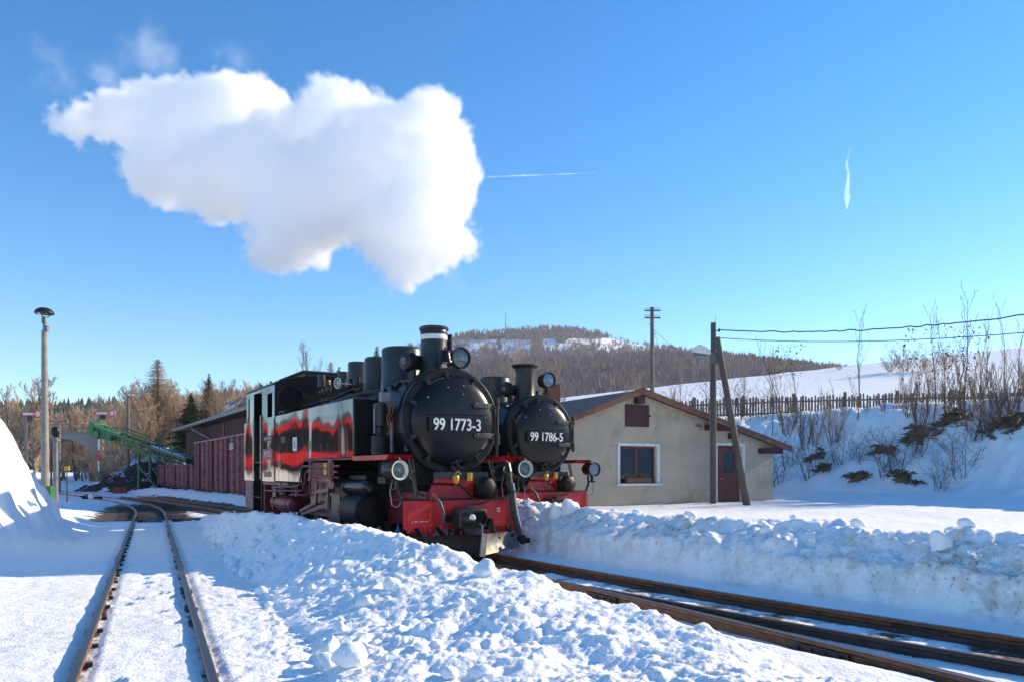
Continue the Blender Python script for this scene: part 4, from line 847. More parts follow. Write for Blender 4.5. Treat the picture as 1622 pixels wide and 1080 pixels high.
for x0, x1 in ((0, 5.92), (-3.32, 0)):
    e = MB(); e.prism([(x0, roofz(x0)), (x1, roofz(x1)), (x1, roofz(x1)-.055), (x0, roofz(x0)-.055)], lambda u, v, d: (u, d, v), -.22, DEP+.2); rf = e.build('roof', MT['slate'], hut)
    n_ = 12
    if x0 < 0:     # slate courses on the side that shows
        L = abs(x1-x0); nc = 15
        for k in range(nc):
            xa = x0+L*k/nc; xb = x0+L*(k+1)/nc+.05
            mb = MB(); xb = min(xb, -.02); mb.prism([(xa, roofz(xa)+.016), (xb, roofz(xb)+.006), (xb, roofz(xb)-.002), (xa, roofz(xa)-.002)], lambda u, v, d: (u, d, v), -.20, DEP+.18); mb.build('slate_course', MT['slate'], rf)
        mb = MB(); mb.prism([(-3.3, roofz(-3.3)+.02), (-2.2, roofz(-2.2)+.02), (-2.5, roofz(-2.5)+.09), (-3.2, roofz(-3.2)+.10)], lambda u, v, d: (u, d, v), .5, 3.2); mb.build('roof_snow', MT['snow_plain'], rf, 0.03)
    ns = 6 if x1 > 1 else 4
    for k in range(ns):         # verge boards in lengths
        xa = x0+(x1-x0)*k/ns; xb = x0+(x1-x0)*(k+1)/ns
        mb = MB(); o_ = .006*(k % 2)
        mb.prism([(xa, roofz(xa)+.03), (xb, roofz(xb)+.03), (xb, roofz(xb)-.13), (xa, roofz(xa)-.13)], lambda u, v, d: (u, d, v), -.27+o_, -.225); mb.prism([(xa, roofz(xa)+.03), (xb, roofz(xb)+.03), (xb, roofz(xb)+.045), (xa, roofz(xa)+.045)], lambda u, v, d: (u, d, v), -.28+o_, -.08)
        mb.build('verge_board', MT['verge'], rf)
for xx in (0.0, 2.62, 3.55, 5.2):
    e = MB(); e.box(xx-.5 if xx > 5 else xx-.12, xx+.35 if xx > 5 else xx+(.9 if xx == 2.62 else .12), -.215, 0.0, eave(xx+.3)-.22, eave(xx+.3)-.05 if xx else 3.42); e.build('purlin_end', MT['oxblood'], hut)
# shutter of the loft
e = MB(); e.box(-.42, .40, -.045, -.003, 2.55, 3.17); sh = e.build('loft_shutter', MT['oxblood'], hut, 0.006)
e = MB(); e.box(.40, .46, -.04, -.005, 2.84, 2.90); e.build('latch', MT['iron'], sh)
for z_ in (2.66, 3.05):
    e = MB(); e.box(-.45, .1, -.053, -.045, z_, z_+.035); e.build('strap_hinge', MT['iron'], sh)
# window
win = empty('window'); win.parent = hut
e = MB(); b_ = .08
e.box(-.60-b_, -.60, -.02, .012, .94, 2.0+b_); e.box(.72, .72+b_, -.02, .012, .94, 2.0+b_); e.box(-.60, .72, -.02, .012, 2.0, 2.0+b_); e.build('white_surround', MT['white'], win)
e = MB(); e.box(.700, .7195, .0, .158, .95, 2.0); e.build('white_reveal', MT['white'], win)
e = MB(); e.box(-.74, .86, -.085, .14, .885, .938); e.build('sill', MT['white'], win, 0.006)
e = MB()
for x0, x1, z0, z1 in ((-.60, -.54, .94, 2.0), (.66, .70, .94, 2.0), (-.54, .66, 1.94, 2.0), (-.54, .66, .94, .99), (.02, .10, .99, 1.94)): e.box(x0, x1, .115, .155, z0, z1)
e.build('casement_frame', MT['redwood'], win)
for x0, x1 in ((-.54, .02), (.10, .66)):
    e = MB(); e.box(x0, x1, .135, .14, .99, 1.94); e.build('pane', MT['glass'], win)
fb = MB(); fb.prism([(-.36, .945), (.50, .945), (.53, 1.10), (-.39, 1.10)], lambda u, v, d: (u, d, v), -.02, .11); fb = fb.build('flower_box', MT['verge'], hut)
e = MB(); rnd = random.Random(4)
for k in range(70):
    x_ = rnd.uniform(-.55, .45); e.tube([(x_, .04, 1.08), (x_+rnd.uniform(-.05, .05), .03, 1.12+rnd.random()*.08), (x_+rnd.uniform(-.12, .12), rnd.uniform(-.02, .06), 1.12+rnd.random()*.16)], .005, 3)
e.build('withered_plants', MT['drygrass'], fb)
# door
dr_ = empty('door'); dr_.parent = hut
e = MB(); e.box(2.92, 3.0, -.02, .012, 0, 2.15); e.box(4.04, 4.12, -.02, .012, 0, 2.15); e.box(3.0, 4.04, -.02, .012, 2.07, 2.15); e.build('white_surround', MT['white'], dr_)
e = MB(); e.box(4.02, 4.0395, 0, .158, 0, 2.07); e.build('white_reveal', MT['white'], dr_)
e = MB(); e.box(3.0, 3.12, .11, .155, 0, 2.07); e.box(3.93, 4.02, .11, .155, 0, 2.07); e.box(3.12, 3.93, .11, .155, 1.97, 2.07); e.build('frame', MT['redwood'], dr_)
for k in range(9):
    z0 = .05+k*.136; e = MB(); e.box(3.125, 3.925, .12+.004*(k % 2), .15, z0, z0+.128); e.build('plank', MT['redwood'], dr_)
e = MB(); e.box(3.125, 3.38, .12, .15, 1.275, 1.97); e.box(3.80, 3.925, .12, .15, 1.275, 1.97); e.box(3.38, 3.80, .12, .15, 1.88, 1.97); e.build('stile', MT['redwood'], dr_)
e = MB(); e.box(3.38, 3.80, .135, .14, 1.275, 1.88); e.build('pane', MT['glass'], dr_)
e = MB(); e.cyl((3.17, .12, 1.05), (3.17, .06, 1.05), .012, n=8); e.cyl((3.17, .065, 1.05), (3.28, .065, 1.05), .012, n=8); e.build('handle', MT['steel'], dr_)
e = MB(); e.tube([(2.16, 0, 2.66), (2.16, -.25, 2.66), (2.16, -.28, 2.5)], .016, 6); e.tube([(2.2, -.02, 2.62), (2.9, -.10, 2.64)], .012, 5); e.build('wall_bracket', MT['iron'], hut)
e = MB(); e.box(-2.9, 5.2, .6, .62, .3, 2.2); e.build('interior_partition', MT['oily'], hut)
# brick chimney on the far slope
cx0, cyb = -.70, 3.55
chm = empty('chimney'); chm.parent = hut
e = MB(); e.box(cx0-.185, cx0+.185, cyb-.185, cyb+.185, 2.7, 4.02); e.build('mortar_core', MT['mortar'], chm)
bm_a = MB().box(-.115, .115, -.02, .02, -.032, .032).mesh('brick', MT['brick']); 
for k in range(15):
    zc = 2.98+k*.072
    for sd in range(4):
        for j in (-1, 1):
            off = j*.10+(.03 if k % 2 else -.03); o = link('brick', bm_a, chm)
            if sd == 0: o.location = (cx0+off*.8, cyb-.19, zc)
            elif sd == 1: o.location = (cx0+.19, cyb+off*.8, zc); o.rotation_euler = (0, 0, math.pi/2)
            elif sd == 2: o.location = (cx0+off*.8, cyb+.19, zc)
            else: o.location = (cx0-.19, cyb+off*.8, zc); o.rotation_euler = (0, 0, math.pi/2)
            o.scale = (.80, 1, 1)
e = MB(); e.box(cx0-.25, cx0+.25, cyb-.25, cyb+.25, 4.05, 4.10); e.build('cap', MT['concrete'], chm)

# ---------------------------------------------------------------- poles and wires by the hut
pp = at(1130, 745, 22.1); pp.z = gz(pp.x, pp.y)
pole = empty('telegraph_pole', (pp.x, pp.y, 0), 0, 'tall dark wooden pole with street lamp in front of the hut door', 'pole')
e = MB(); e.cyl((0, 0, 0), (0, 0, 5.60), .092, .078, 14); e.build('post', MT['tarwood'], pole)
q = at(1186, 800, 21.0); top = at(1136, 535, 21.9)
prp = empty('prop_pole', (q.x, q.y, 0), 0, 'slanting wooden prop pole leaning against the tall pole by the door', 'pole')
e = MB(); d0 = Vector((top.x-q.x, top.y-q.y, top.z)); e.cyl((0, 0, 0.05), d0, .11, .085, 14); e.build('post', MT['tarwood'], prp)
e = MB(); e.bar((-.10, 0, 4.55), (.10, 0, 4.55), .05, .20); e.box(-.10, .10, -.10, -.09, 4.4, 4.75); e.cyl((0, -.11, 4.6), (-.1, -.13, 4.68), .03, n=8); e.build('clamp', MT['grey'], pole)
e = MB(); e.cyl((-.095, -.02, 0.3), (-.095, -.02, 4.6), .016, n=6); e.build('conduit', MT['grey'], pole)
lm = MB(); lm.prism([(-.10, 4.66), (-.60, 4.74), (-.66, 4.84), (-.42, 4.97), (-.22, 4.88), (-.08, 4.74)], lambda u, v, d: (u, d, v), -.11, .11); lo = lm.build('street_lamp', MT['white'], pole, 0.02)
e = MB(); e.prism([(-.14, 4.655), (-.58, 4.73), (-.50, 4.64), (-.25, 4.61)], lambda u, v, d: (u, d, v), -.09, .09); e.build('lamp_bowl', MT['lens'], lo)
e = MB(); e.tube([(0, -.05, 4.62), (-.10, -.05, 4.70)], .03, 6); e.build('arm', MT['grey'], lo)
e = MB(); e.cyl((.06, 0, 5.55), (.06, 0, 5.80), .006, n=5); e.build('spike', MT['iron'], pole)
for z_ in (5.36, 5.13):
    e = MB(); e.cyl((.0, -.08, z_), (.16, -.09, z_), .012, n=6); e.cyl((.14, -.09, z_-.04), (.14, -.09, z_+.05), .03, n=8); e.build('insulator', MT['black'], pole)
def wire(name, pts, r, label):
    mb = MB(); mb.tube(pts, r, 5); return tag(mb.build(name, MT['wire'], None), label, 'cable')
w0 = Vector((pp.x+.14, pp.y-.09, 5.38)); w1 = at(1950, 448, 14.0)
pts = []
for k in range(90):
    t = k/89; p_ = w0.lerp(w1, t); p_.z -= .35*4*t*(1-t); p_.z += .020*math.sin(t*140+3*math.sin(t*23))*min(1, t*12)*(.6+.5*math.sin(t*37+1)); p_.y += .02*math.cos(t*150); pts.append(p_)
wire('twisted_cable', pts, .016, 'thick wavy overhead cable running right from the pole, the upper of two')
w0 = Vector((pp.x+.14, pp.y-.09, 5.15)); w1 = at(1950, 490, 14.0)
wire('overhead_cable', [w0.lerp(w1, k/40)-Vector((0, 0, .30*4*(k/40)*(1-k/40))) for k in range(41)], .011, 'thin smooth overhead cable running right from the pole, the lower one')
# old telegraph pole behind the hut
tp = at(1033, 640, 44); g_ = gz(tp.x, tp.y); ztop = at(1033, 487, 44).z
tel = empty('telegraph_pole', (tp.x, tp.y, g_), 0, 'old telegraph pole with two crossarms of insulators standing behind the hut', 'pole')
H_ = ztop-g_
e = MB(); e.cyl((0, 0, -.3), (0, 0, H_), .14, .105, 12); e.build('post', MT['wood'], tel)
for z_ in (H_-.20, H_-.62):
    e = MB(); e.box(-.46, .46, -.14, -.06, z_-.05, z_+.03); ca = e.build('crossarm', MT['wood'], tel)
    for k in range(6):
        x_ = (-.42, -.27, -.15, .15, .28, .41)[k]
        e = MB(); e.lathe([(.012, 0), (.012, .06), (.04, .06), (.045, .10), (.03, .15), (.001, .16)], (x_, -.10, z_+.03), (0, 0, 1), 8); e.build('insulator', MT['white'], ca)
for k in range(6):
    e = MB(); s_ = 1 if k % 2 else -1; e.cyl((s_*.11, 0, H_-1.0-k*.55), (s_*.24, 0, H_-.97-k*.55), .012, n=5); e.build('climbing_peg', MT['iron'], tel)
e = MB(); e.tube([(.1, 0, H_-1.3), (4.1, 1.0, H_-4.6)], .012, 4); e.tube([(.1, 0, H_-1.3), (1.0, .4, H_-4.4)], .010, 4); e.build('guy_wire', MT['wire'], tel)

# ---------------------------------------------------------------- paling fence on the bank
fnc = empty('paling_fence', (0, 0, 0), 0, 'weathered wooden paling fence along the top of the snowy bank', 'fence')
fA, fB = at(860, 700, 41.0), at(1700, 700, 36.5)
NP = 178; dirf = (fB-fA); dirf.z = 0; Lf = dirf.length; dirf.normalize()
fx = [fA.x+(fB.x-fA.x)*k/(NP-1) for k in range(NP)]; fy = [fA.y+(fB.y-fA.y)*k/(NP-1) for k in range(NP)]
fz0 = terrain(np.array(fx), np.array(fy))[0]; fz = np.convolve(np.pad(fz0, 8, mode='edge'), np.ones(17)/17, 'valid')
pk = MB(); pk.prism([(-.045, 0), (.045, 0), (.045, 1.08), (0, 1.16), (-.045, 1.08)], lambda u, v, d: (u, d, v), -.012, .012); pk = pk.mesh('picket', MT['wood'])
ang = math.atan2(dirf.y, dirf.x); rnd = random.Random(11)
for k in range(NP):
    o = link('picket', pk, fnc); o.location = (fx[k], fy[k], fz[k]-.02); o.rotation_euler = (rnd.uniform(-.03, .03), rnd.uniform(-.035, .035), ang); o.scale = (rnd.uniform(.85, 1.2), 1, rnd.uniform(.92, 1.06))
pst = MB(); pst.cyl((0, 0, -.3), (0, 0, 1.22), .09, .08, 9); pst.lathe([(.085, 0), (.05, .06), (.001, .07)], (0, 0, 1.22), (0, 0, 1), 9); pst = pst.mesh('fence_post', MT['tarwood'])
for k in range(4, NP, 17):
    o = link('fence_post', pst, fnc); o.location = (fx[k], fy[k]+.06, fz[k])
for zr in (.30, .86):
    for k in range(4, NP-17, 17):
        e = MB(); e.bar((fx[k], fy[k]+.035, fz[k]+zr), (fx[k+17], fy[k+17]+.035, fz[k+17]+zr), .04, .08); e.build('fence_rail', MT['wood'], fnc)

# ---------------------------------------------------------------- shed and goods wagons beyond the locomotive
shed = empty('goods_shed', (0, 0, 0), 0, 'long dark red boarded shed with pale shallow roof behind the wagons', 'shed')
def SP(a, b, z): return LW(a, b, z)
def boxab(mb, a0, a1, b0, b1, z0, z1):
    vs = [LW(a, b, z) for z in (z0, z1) for a, b in ((a0, b0), (a1, b0), (a1, b1), (a0, b1))]
    return mb.add(vs, [(0, 3, 2, 1), (4, 5, 6, 7), (0, 1, 5, 4), (1, 2, 6, 5), (2, 3, 7, 6), (3, 0, 4, 7)])
e = MB(); boxab(e, 24, 48.2, 3.25, 9, -.1, 4.1); e.build('wall', MT['shedwood'], shed)
for k in range(60):
    a = 24.2+k*.4
    e = MB(); boxab(e, a, a+.37, 3.225+.006*(k % 2), 3.25, .1, 4.05); e.build('plank', MT['shedwood'], shed)
for k in range(14):
    b0 = 3.3+k*.4
    e = MB(); boxab(e, 48.2, 48.225+.006*(k % 2), b0, b0+.37, .1, 4.05); e.build('plank', MT['shedwood'], shed)
e = MB(); e.prism([(2.55, 4.22), (9.8, 5.0), (9.8, 5.12), (2.55, 4.36)], lambda u, v, d: LW(d, u, v), 23, 50.2); e.build('roof', MT['shedroof'], shed)
e = MB(); boxab(e, 23, 50.15, 2.50, 2.56, 4.16, 4.30); e.build('gutter', MT['grey'], shed)
e = MB(); e.tube([LW(41.5, 2.52, 4.2), LW(41.2, 2.55, 3.95), LW(38.6, 3.1, 3.3), LW(38.2, 3.15, 3.0), LW(38.2, 3.15, .6)], .07, 7); e.build('downpipe', MT['grey'], shed)
for a in (34.6, 46.5):
    e = MB(); boxab(e, a, a+.5, 3.18, 3.23, .1, 4.0 if a < 40 else 2.6); e.build('door_post', MT['redwood'], shed)
def wagon(a0, a1, b0, z0, z1, posts, label, top):
    w = empty('goods_wagon', (0, 0, 0), 0, label, 'wagon', 'oxide red goods wagons behind the front locomotive')
    b1 = b0+1.75
    e = MB(); boxab(e, a0, a1, b0, b1, z0, z1); e.build('body', MT['wagon'], w)
    for k in range(posts+1):
        a = a0+.08+(a1-a0-.30)*k/posts
        e = MB(); boxab(e, a, a+.13, b0-.075, b0-.001, z0-.12, z1); e.build('side_post', MT['wagon_worn'] if k % 3 != 1 else MT['wagon'], w)
    for k in range(4):
        b = b0+.12+k*.46
        e = MB(); boxab(e, a1, a1+.07, b, b+.11, z0, z1); e.build('end_post', MT['wagon'], w)
    e = MB(); boxab(e, a0-.02, a1+.02, b0-.09, b0+.06, z1, z1+.07); boxab(e, a0-.02, a1+.02, b1-.06, b1+.04, z1, z1+.07); boxab(e, a1-.06, a1+.09, b0+.06, b1-.06, z1, z1+.07); e.build('top_rail', MT[top], w)
    e = MB(); boxab(e, a0, a1, b0+.05, b0+.16, z0-.18, z0-.001); boxab(e, a0, a1, b1-.16, b1-.05, z0-.18, z0-.001); e.build('solebar', MT['oily'], w)
    for a in (a0+1.2, a1-1.5):
        for bb_ in (b0+.45, b1-.45):
            e = MB(); e.lathe([(.30, 0), (.32, .02), (.32, .05), (.27, .06), (.27, .09), (.06, .10)], LW(a, bb_, .30), LW(0, -1, 0)-LW(0, 0, 0), 18); e.build('wheel', MT['oily'], w)
        e = MB(); e.tube([LW(a, b0+.2, .30), LW(a, b1-.2, .30)], .05, 8); e.build('axle', MT['oily'], w)
    for k in range(3):
        if z1 > 2: e = MB(); boxab(e, 20.2, 21.0, b0-.082, b0-.076, 2.15+k*.09, 2.19+k*.09); e.build('stencil_mark', MT['white'], w)
    return w
wagon(17.2, 29.1, .80, .50, 2.62, 11, 'tall oxide red open wagon with upright ribs beside the locomotive cab', 'wagon_worn')
wagon(29.7, 43.0, .80, .50, 1.56, 9, 'low oxide red open wagon with rusty ribs in front of the conveyor', 'wagon')
e = MB(); e.prism([(43.6, 0), (47.5, 0), (47.2, .5), (43.6, .5)], lambda u, v, d: LW(u, d, v), .3, 1.6); tag(e.build('loading_platform', MT['tarwood'], None), 'low dark timber loading platform left of the low wagon', 'platform')

# ---------------------------------------------------------------- coal yard: conveyor, heap, retaining boards
D_ = 50.0
cv = empty('coal_conveyor', tuple(at(232, 770, D_)*1), 0, 'green lattice coal conveyor slanting up to the left over the heap', 'conveyor')
cv.location = (0, 0, 0)
pa = at(154, 687, D_); pb = at(300, 742, D_-3.0)
dv = (pb-pa); sd = Vector((dv.y, -dv.x, 0)).normalized()*-.42; upv = dv.cross(sd).normalized()
if upv.z < 0: upv = -upv
for s in (-1, 1):
    for h in (0.0, .55):
        e = MB(); e.bar(pa+sd*s+upv*h, pb+sd*s+upv*h, .08, .09); e.build('chord', MT['green'], cv)
    for k in range(14):
        a_ = pa.lerp(pb, k/14); b_ = pa.lerp(pb, (k+1)/14)
        e = MB(); e.bar(a_+sd*s, a_+sd*s+upv*.55, .05, .05); e.bar(a_+sd*s+(upv*.55 if k % 2 else upv*0), b_+sd*s+(upv*0 if k % 2 else upv*.55), .045, .045); e.build('lattice', MT['green'], cv)
    e = MB(); e.tube([pa.lerp(pb, .2)+sd*s+upv*.95, pa.lerp(pb, .98)+sd*s+upv*.95], .03, 5)
    for k in range(7): t = .2+.78*k/6; e.tube([pa.lerp(pb, t)+sd*s+upv*.5, pa.lerp(pb, t)+sd*s+upv*.95], .025, 5)
    e.build('handrail', MT['green'], cv)
e = MB(); e.bar(pa-dv.normalized()*.2+upv*.42, pb+upv*.42, .78, .06, up=upv); e.build('belt', MT['rubber'], cv)
e = MB(); e.bar(pa-dv.normalized()*.40+upv*.3, pa+dv.normalized()*.10+upv*.3, .94, .85, up=upv); e.bar(pa+dv.normalized()*.45+upv*.30, pa+dv.normalized()*1.7+upv*.30, .86, .55, up=upv); e.cyl(pa+sd*1.3+upv*.1+dv.normalized()*.5, pa-sd*1.3+upv*.1+dv.normalized()*.5, .28, n=14); e.build('drive_head', MT['green'], cv, 0.03)
pl_ = pa.lerp(pb, .53); foot = Vector((pl_.x, pl_.y, gz(pl_.x, pl_.y)))
for s in (-1, 1):
    e = MB(); e.bar(foot+sd*s*1.1, pl_+sd*s, .12, .12); e.bar(foot+sd*s*1.1+Vector((0, 0, 1.6)), foot+sd*s+dv.normalized()*3.0+Vector((0, 0, -.1)), .08, .08); e.build('support_leg', MT['green'], cv)
e = MB(); e.prism([(0, 0), (.6, .1), (1.6, .06), (2.4, .16), (3.0, .02), (1.5, -.02)], lambda u, v, d: pa.lerp(pb, .55)+dv.normalized()*u+upv*(.47+v)+sd*d, -.8, .8); e.build('snow_cap', MT['snow_plain'], cv)
# coal heap as a lumpy mound
def mound(name, c, rx, ry, h, mat, seed, label, cat, n=60, lump=.12):
    g = np.linspace(-1.25, 1.25, n); U, V = np.meshgrid(g, g); r = np.hypot(U, V)
    X = c[0]+U*rx; Y = c[1]+V*ry; f = fbm(X*.9, Y*.9, 4, seed)
    Z = np.maximum(1-r*(1+.12*f), -.25)*h+lump*h*f*(r < 1)+lump*.6*h*fbm(X*4, Y*4, 3, seed+4)*(r < 1)
    base = terrain(X.ravel(), Y.ravel())[0].reshape(X.shape)
    co = np.stack([X, Y, np.where(r < 1.02, base+Z, base-.3)], -1).reshape(-1, 3)
    q_ = [(i*n+j, i*n+j+1, (i+1)*n+j+1, (i+1)*n+j) for i in range(n-1) for j in range(n-1)]
    mb = MB(); mb.v = [tuple(p) for p in co]; mb.f = q_; return tag(mb.build(name, mat, None, fixn=False), label, cat)
m, n, l, p = nt('snowy_coal'); p.inputs['Roughness'].default_value = .85
ge = n.new('ShaderNodeNewGeometry'); sx = n.new('ShaderNodeSeparateXYZ'); l.new(ge.outputs['Position'], sx.inputs[0])
tx = n.new('ShaderNodeTexNoise'); tx.inputs['Scale'].default_value = 1.1; tx.inputs['Detail'].default_value = 8; tx.inputs['Roughness'].default_value = .7; l.new(ge.outputs['Position'], tx.inputs['Vector'])
mr = n.new('ShaderNodeMapRange'); mr.inputs['From Min'].default_value = .55; mr.inputs['From Max'].default_value = .62; l.new(tx.outputs['Fac'], mr.inputs['Value'])
mx = n.new('ShaderNodeMix'); mx.data_type = 'RGBA'; mx.inputs['A'].default_value = (.018, .017, .018, 1); mx.inputs['B'].default_value = (.75, .77, .8, 1); l.new(mr.outputs[0], mx.inputs['Factor']); l.new(mx.outputs['Result'], p.inputs['Base Color']); bump(n, l, p, 9, .9, .1)
ch_c = at(228, 745, 51.0); mound('coal_heap', (ch_c.x, ch_c.y), 4.3, 3.4, 2.0, m, 5, 'black coal heap streaked with snow under the green conveyor', 'coal heap')
rb0 = at(197, 765, 46)
for k in range(3):
    p0 = at(180+k*8, 768, 46-.2*k); p0.z = gz(p0.x, p0.y)
bw = empty('retaining_wall', (0, 0, 0), 0, 'short rusty retaining wall of boards at the foot of the coal heap', 'retaining wall')
for k in range(5):
    p0 = at(181+k*4.2, 765, 45); p0.z = gz(p0.x, p0.y)-.1
    e = MB(); e.box(p0.x-.07, p0.x+.07, p0.y-.05, p0.y+.05, p0.z, p0.z+.42); e.build('board_post', MT['redwood'], bw)
for j in range(3):
    p0 = at(180, 765, 45.1); p1 = at(201, 765, 45.1); z0 = gz(p0.x, p0.y)-.25+j*.22
    e = MB(); e.box(p0.x, p1.x, p0.y, p0.y+.05, z0, z0+.2); e.build('board', MT['redwood'], bw)

# ---------------------------------------------------------------- signals, lamps and yard furniture on the left
def semaphore(px, Dm, ytop, yarm, x0px, x1px, label, guard):
    b = at(px, 760, Dm); b.z = gz(b.x, b.y)
    s = empty('semaphore_signal', tuple(b), 0, label, 'railway signal', 'semaphore signals at the yard throat')
    za = at(px, yarm, Dm).z-b.z; zt = at(px, ytop, Dm).z-b.z
    e = MB()
    for sx_ in (-.09, .09): e.cyl((sx_, 0, 0), (sx_*.6, 0, zt-.3), .035, n=6)
    for k in range(int(zt/.45)): e.bar((-.09, 0, .3+k*.45), (.09, 0, .5+k*.45), .03, .03)
    e.cyl((0, 0, zt-.3), (0, 0, zt), .03, n=6); e.build('mast', MT['grey'], s)
    xa = (x0px-px)/FPX*Dm; xb = (x1px-px)/FPX*Dm
    e = MB(); e.box(xa, xb, -.10, -.07, za-.11, za+.11); ar = e.build('arm', MT['white'], s)
    e = MB(); e.box(xa, xb, -.108, -.10, za+.075, za+.115); e.box(xa, xb, -.108, -.10, za-.115, za-.075); e.box(xa-.005, xa+.05, -.107, -.1, za-.075, za+.075); e.build('red_border', MT['coach_red'], ar)
    e = MB(); e.lathe([(.26, 0), (.26, .035)], (xb, -.105, za), (0, 1, 0), 20); ds = e.build('arm_disc', MT['white'], ar)
    e = MB(); e.lathe([(.19, 0), (.265, 0), (.265, -.012), (.19, -.012)], (xb, -.106, za), (0, 1, 0), 20, closed=True); e.build('disc_ring', MT['coach_red'], ds)
    e = MB(); e.box(.10, .42, -.06, .06, za-.42, za-.12); e.build('signal_lamp', MT['iron'], s)
    if guard:
        for k, mt in enumerate(('white', 'coach_red', 'white')):
            e = MB(); e.box(-.065, .065, -.06, -.045, 1.2+k*.75, 1.2+k*.75+.74); e.build('mast_plate', MT[mt], s)
        for sgn in (-1, 1): e = MB(); e.bar((sgn*.45, -.1, .05), (0, -.1, .75), .14, .05); e.build('yellow_guard', MT['yellow'], s)
    return s
semaphore(157, 53, 648, 654, 152.5, 178, 'semaphore signal with red edged white arm above the green conveyor head', True)
semaphore(41, 50, 640, 655, 36, 61, 'semaphore signal with red edged white arm left of the concrete lamp post', False)
def lamp_post():
    b = at(72, 768, 19.0); b.z = gz(b.x, b.y)-.2
    s = empty('lamp_post', tuple(b), 0, 'tall concrete lamp post with dark mushroom shaped lamp at far left', 'lamp post')
    zt = at(72, 506, 19).z-b.z
    e = MB(); e.cyl((0, 0, 0), (-.03, 0, zt-.28), .10, .065, 14); e.build('post', MT['concrete'], s)
    e = MB(); e.cyl((-.03, 0, zt-.28), (-.03, 0, zt-.02), .035, n=10); e.cyl((-.03, 0, zt-.10), (-.03, 0, zt+.06), .06, n=12); e.box(-.01, .07, -.05, .05, zt-.30, zt-.16); e.build('lamp_neck', MT['grey'], s)
    e = MB(); e.lathe([(.215, .13), (.225, .15), (.215, .19), (.17, .245), (.10, .28), (.001, .295)], (-.03, 0, zt), (0, 0, 1), 24); hd = e.build('lamp_shade', MT['iron'], s)
    e = MB(); e.lathe([(.001, .10), (.10, .11), (.16, .135), (.16, .14)], (-.03, 0, zt), (0, 0, 1), 20); e.build('lamp_bowl', MT['lens'], hd)
    for k in range(3):
        t = 2*math.pi*k/3+.5; e = MB(); e.tube([(-.03+.05*math.cos(t), .05*math.sin(t), zt+.04), (-.03+.17*math.cos(t), .17*math.sin(t), zt+.145)], .010, 5); e.build('stay', MT['iron'], s)
    b2 = at(78, 768, 18.9); e = MB(); x_ = b2.x-b.x; e.box(x_-.05, x_+.07, -.15, .05, 0, .75); e.build('switch_box', MT['green'], s, 0.01)
lamp_post()
b = at(88, 765, 24); b.z = gz(b.x, b.y)-.1
wc = empty('water_column', tuple(b), 0, 'short pale pillar with dark lantern head right of the concrete lamp post', 'pillar')
zt = at(88, 692, 24).z-b.z
e = MB(); e.cyl((0, 0, 0), (0, 0, zt), .085, .07, 12); e.lathe([(.11, 0), (.11, .08), (.085, .10)], (0, 0, zt-.12), (0, 0, 1), 12); e.build('post', MT['grey'], wc)
e = MB(); e.lathe([(.06, 0), (.10, .04), (.12, .12), (.12, .26), (.10, .30), (.03, .34)], (0, 0, zt), (0, 0, 1), 10); e.build('lantern', MT['black'], wc)
e = MB(); e.tube([(-.14, 0, .3), (-.14, 0, zt-.3)], .03, 6); e.build('side_pipe', MT['redwood'], wc)
e = MB(); e.lathe([(.10, 0), (.12, 0), (.12, .03), (.10, .03)], (-.16, -.1, .42), (1, -.3, 0), 14, closed=True); e.build('handwheel', MT['iron'], wc)
b = at(94, 755, 47); b.z = gz(b.x, b.y)
ps = empty('platform_lamp', tuple(b), 0, 'thin blue grey mast with twin lamp arms behind the pale pillar', 'lamp post')
zt = at(94, 667, 47).z-b.z
e = MB(); e.cyl((0, 0, 0), (0, 0, zt), .09, .06, 8); e.build('post', MT['grey'], ps)
e = MB(); e.bar((-.42, 0, zt), (.42, 0, zt), .07, .05); e.box(-.55, -.25, -.08, .08, zt-.02, zt+.06); e.box(.25, .55, -.08, .08, zt-.02, zt+.06); e.build('lamp_arm', MT['grey'], ps)
b = at(203, 748, 53.5); b.z = gz(b.x, b.y)
ps = empty('yard_lamp', tuple(b), 0, 'slim brown lamp post with white lamp head behind the conveyor', 'lamp post')
zt = at(203, 626, 53.5).z-b.z
e = MB(); e.cyl((0, 0, 0), (0, 0, zt), .13, .09, 10); e.build('post', MT['wood'], ps)
e = MB(); e.prism([(0, 0), (.35, .05), (.40, .12), (.1, .16), (0, .1)], lambda u, v, d: (u, d, zt+v-.05), -.1, .1); e.build('lamp_head', MT['white'], ps)
b = at(106, 768, 33); b.z = gz(b.x, b.y)
yb = empty('yellow_marker', tuple(b), 0, 'yellow box marker on a thin stake standing in the snow', 'marker')
zt = at(106, 745, 33).z-b.z
e = MB(); e.cyl((0, 0, -.3), (0, 0, zt), .025, n=6); e.build('stake', MT['wood'], yb)
e = MB(); e.box(-.11, .11, -.05, .05, zt, zt+.2); e.build('box', MT['yellow'], yb, 0.01)
b = at(167, 746, 60); b.z = gz(b.x, b.y)-.05
ct_ = empty('red_container', tuple(b), 0, 'low red container standing in the snow below the conveyor head', 'container')
e = MB(); e.box(-.95, .95, -.6, .6, 0, .62); e.build('body', MT['wagon'], ct_, 0.02)
for k in range(8): e = MB(); e.box(-.9+k*.25, -.84+k*.25, -.64, -.60, .02, .6); e.build('rib', MT['wagon'], ct_)
e = MB(); e.box(-.85, .85, -.5, .5, .62, .70); e.build('snow_cap', MT['snow_plain'], ct_, 0.03)
b = at(146, 770, 36); b.z = gz(b.x, b.y)
lv = empty('point_lever', tuple(b), 0, 'point lever with round white weight beside the curving track', 'point lever')
e = MB(); e.box(-.45, .45, -.10, .10, .02, .12); e.tube([(-.6, 0, .12), (-.1, 0, .18), (.05, 0, .30)], .03, 6); e.build('lever', MT['oily'], lv)
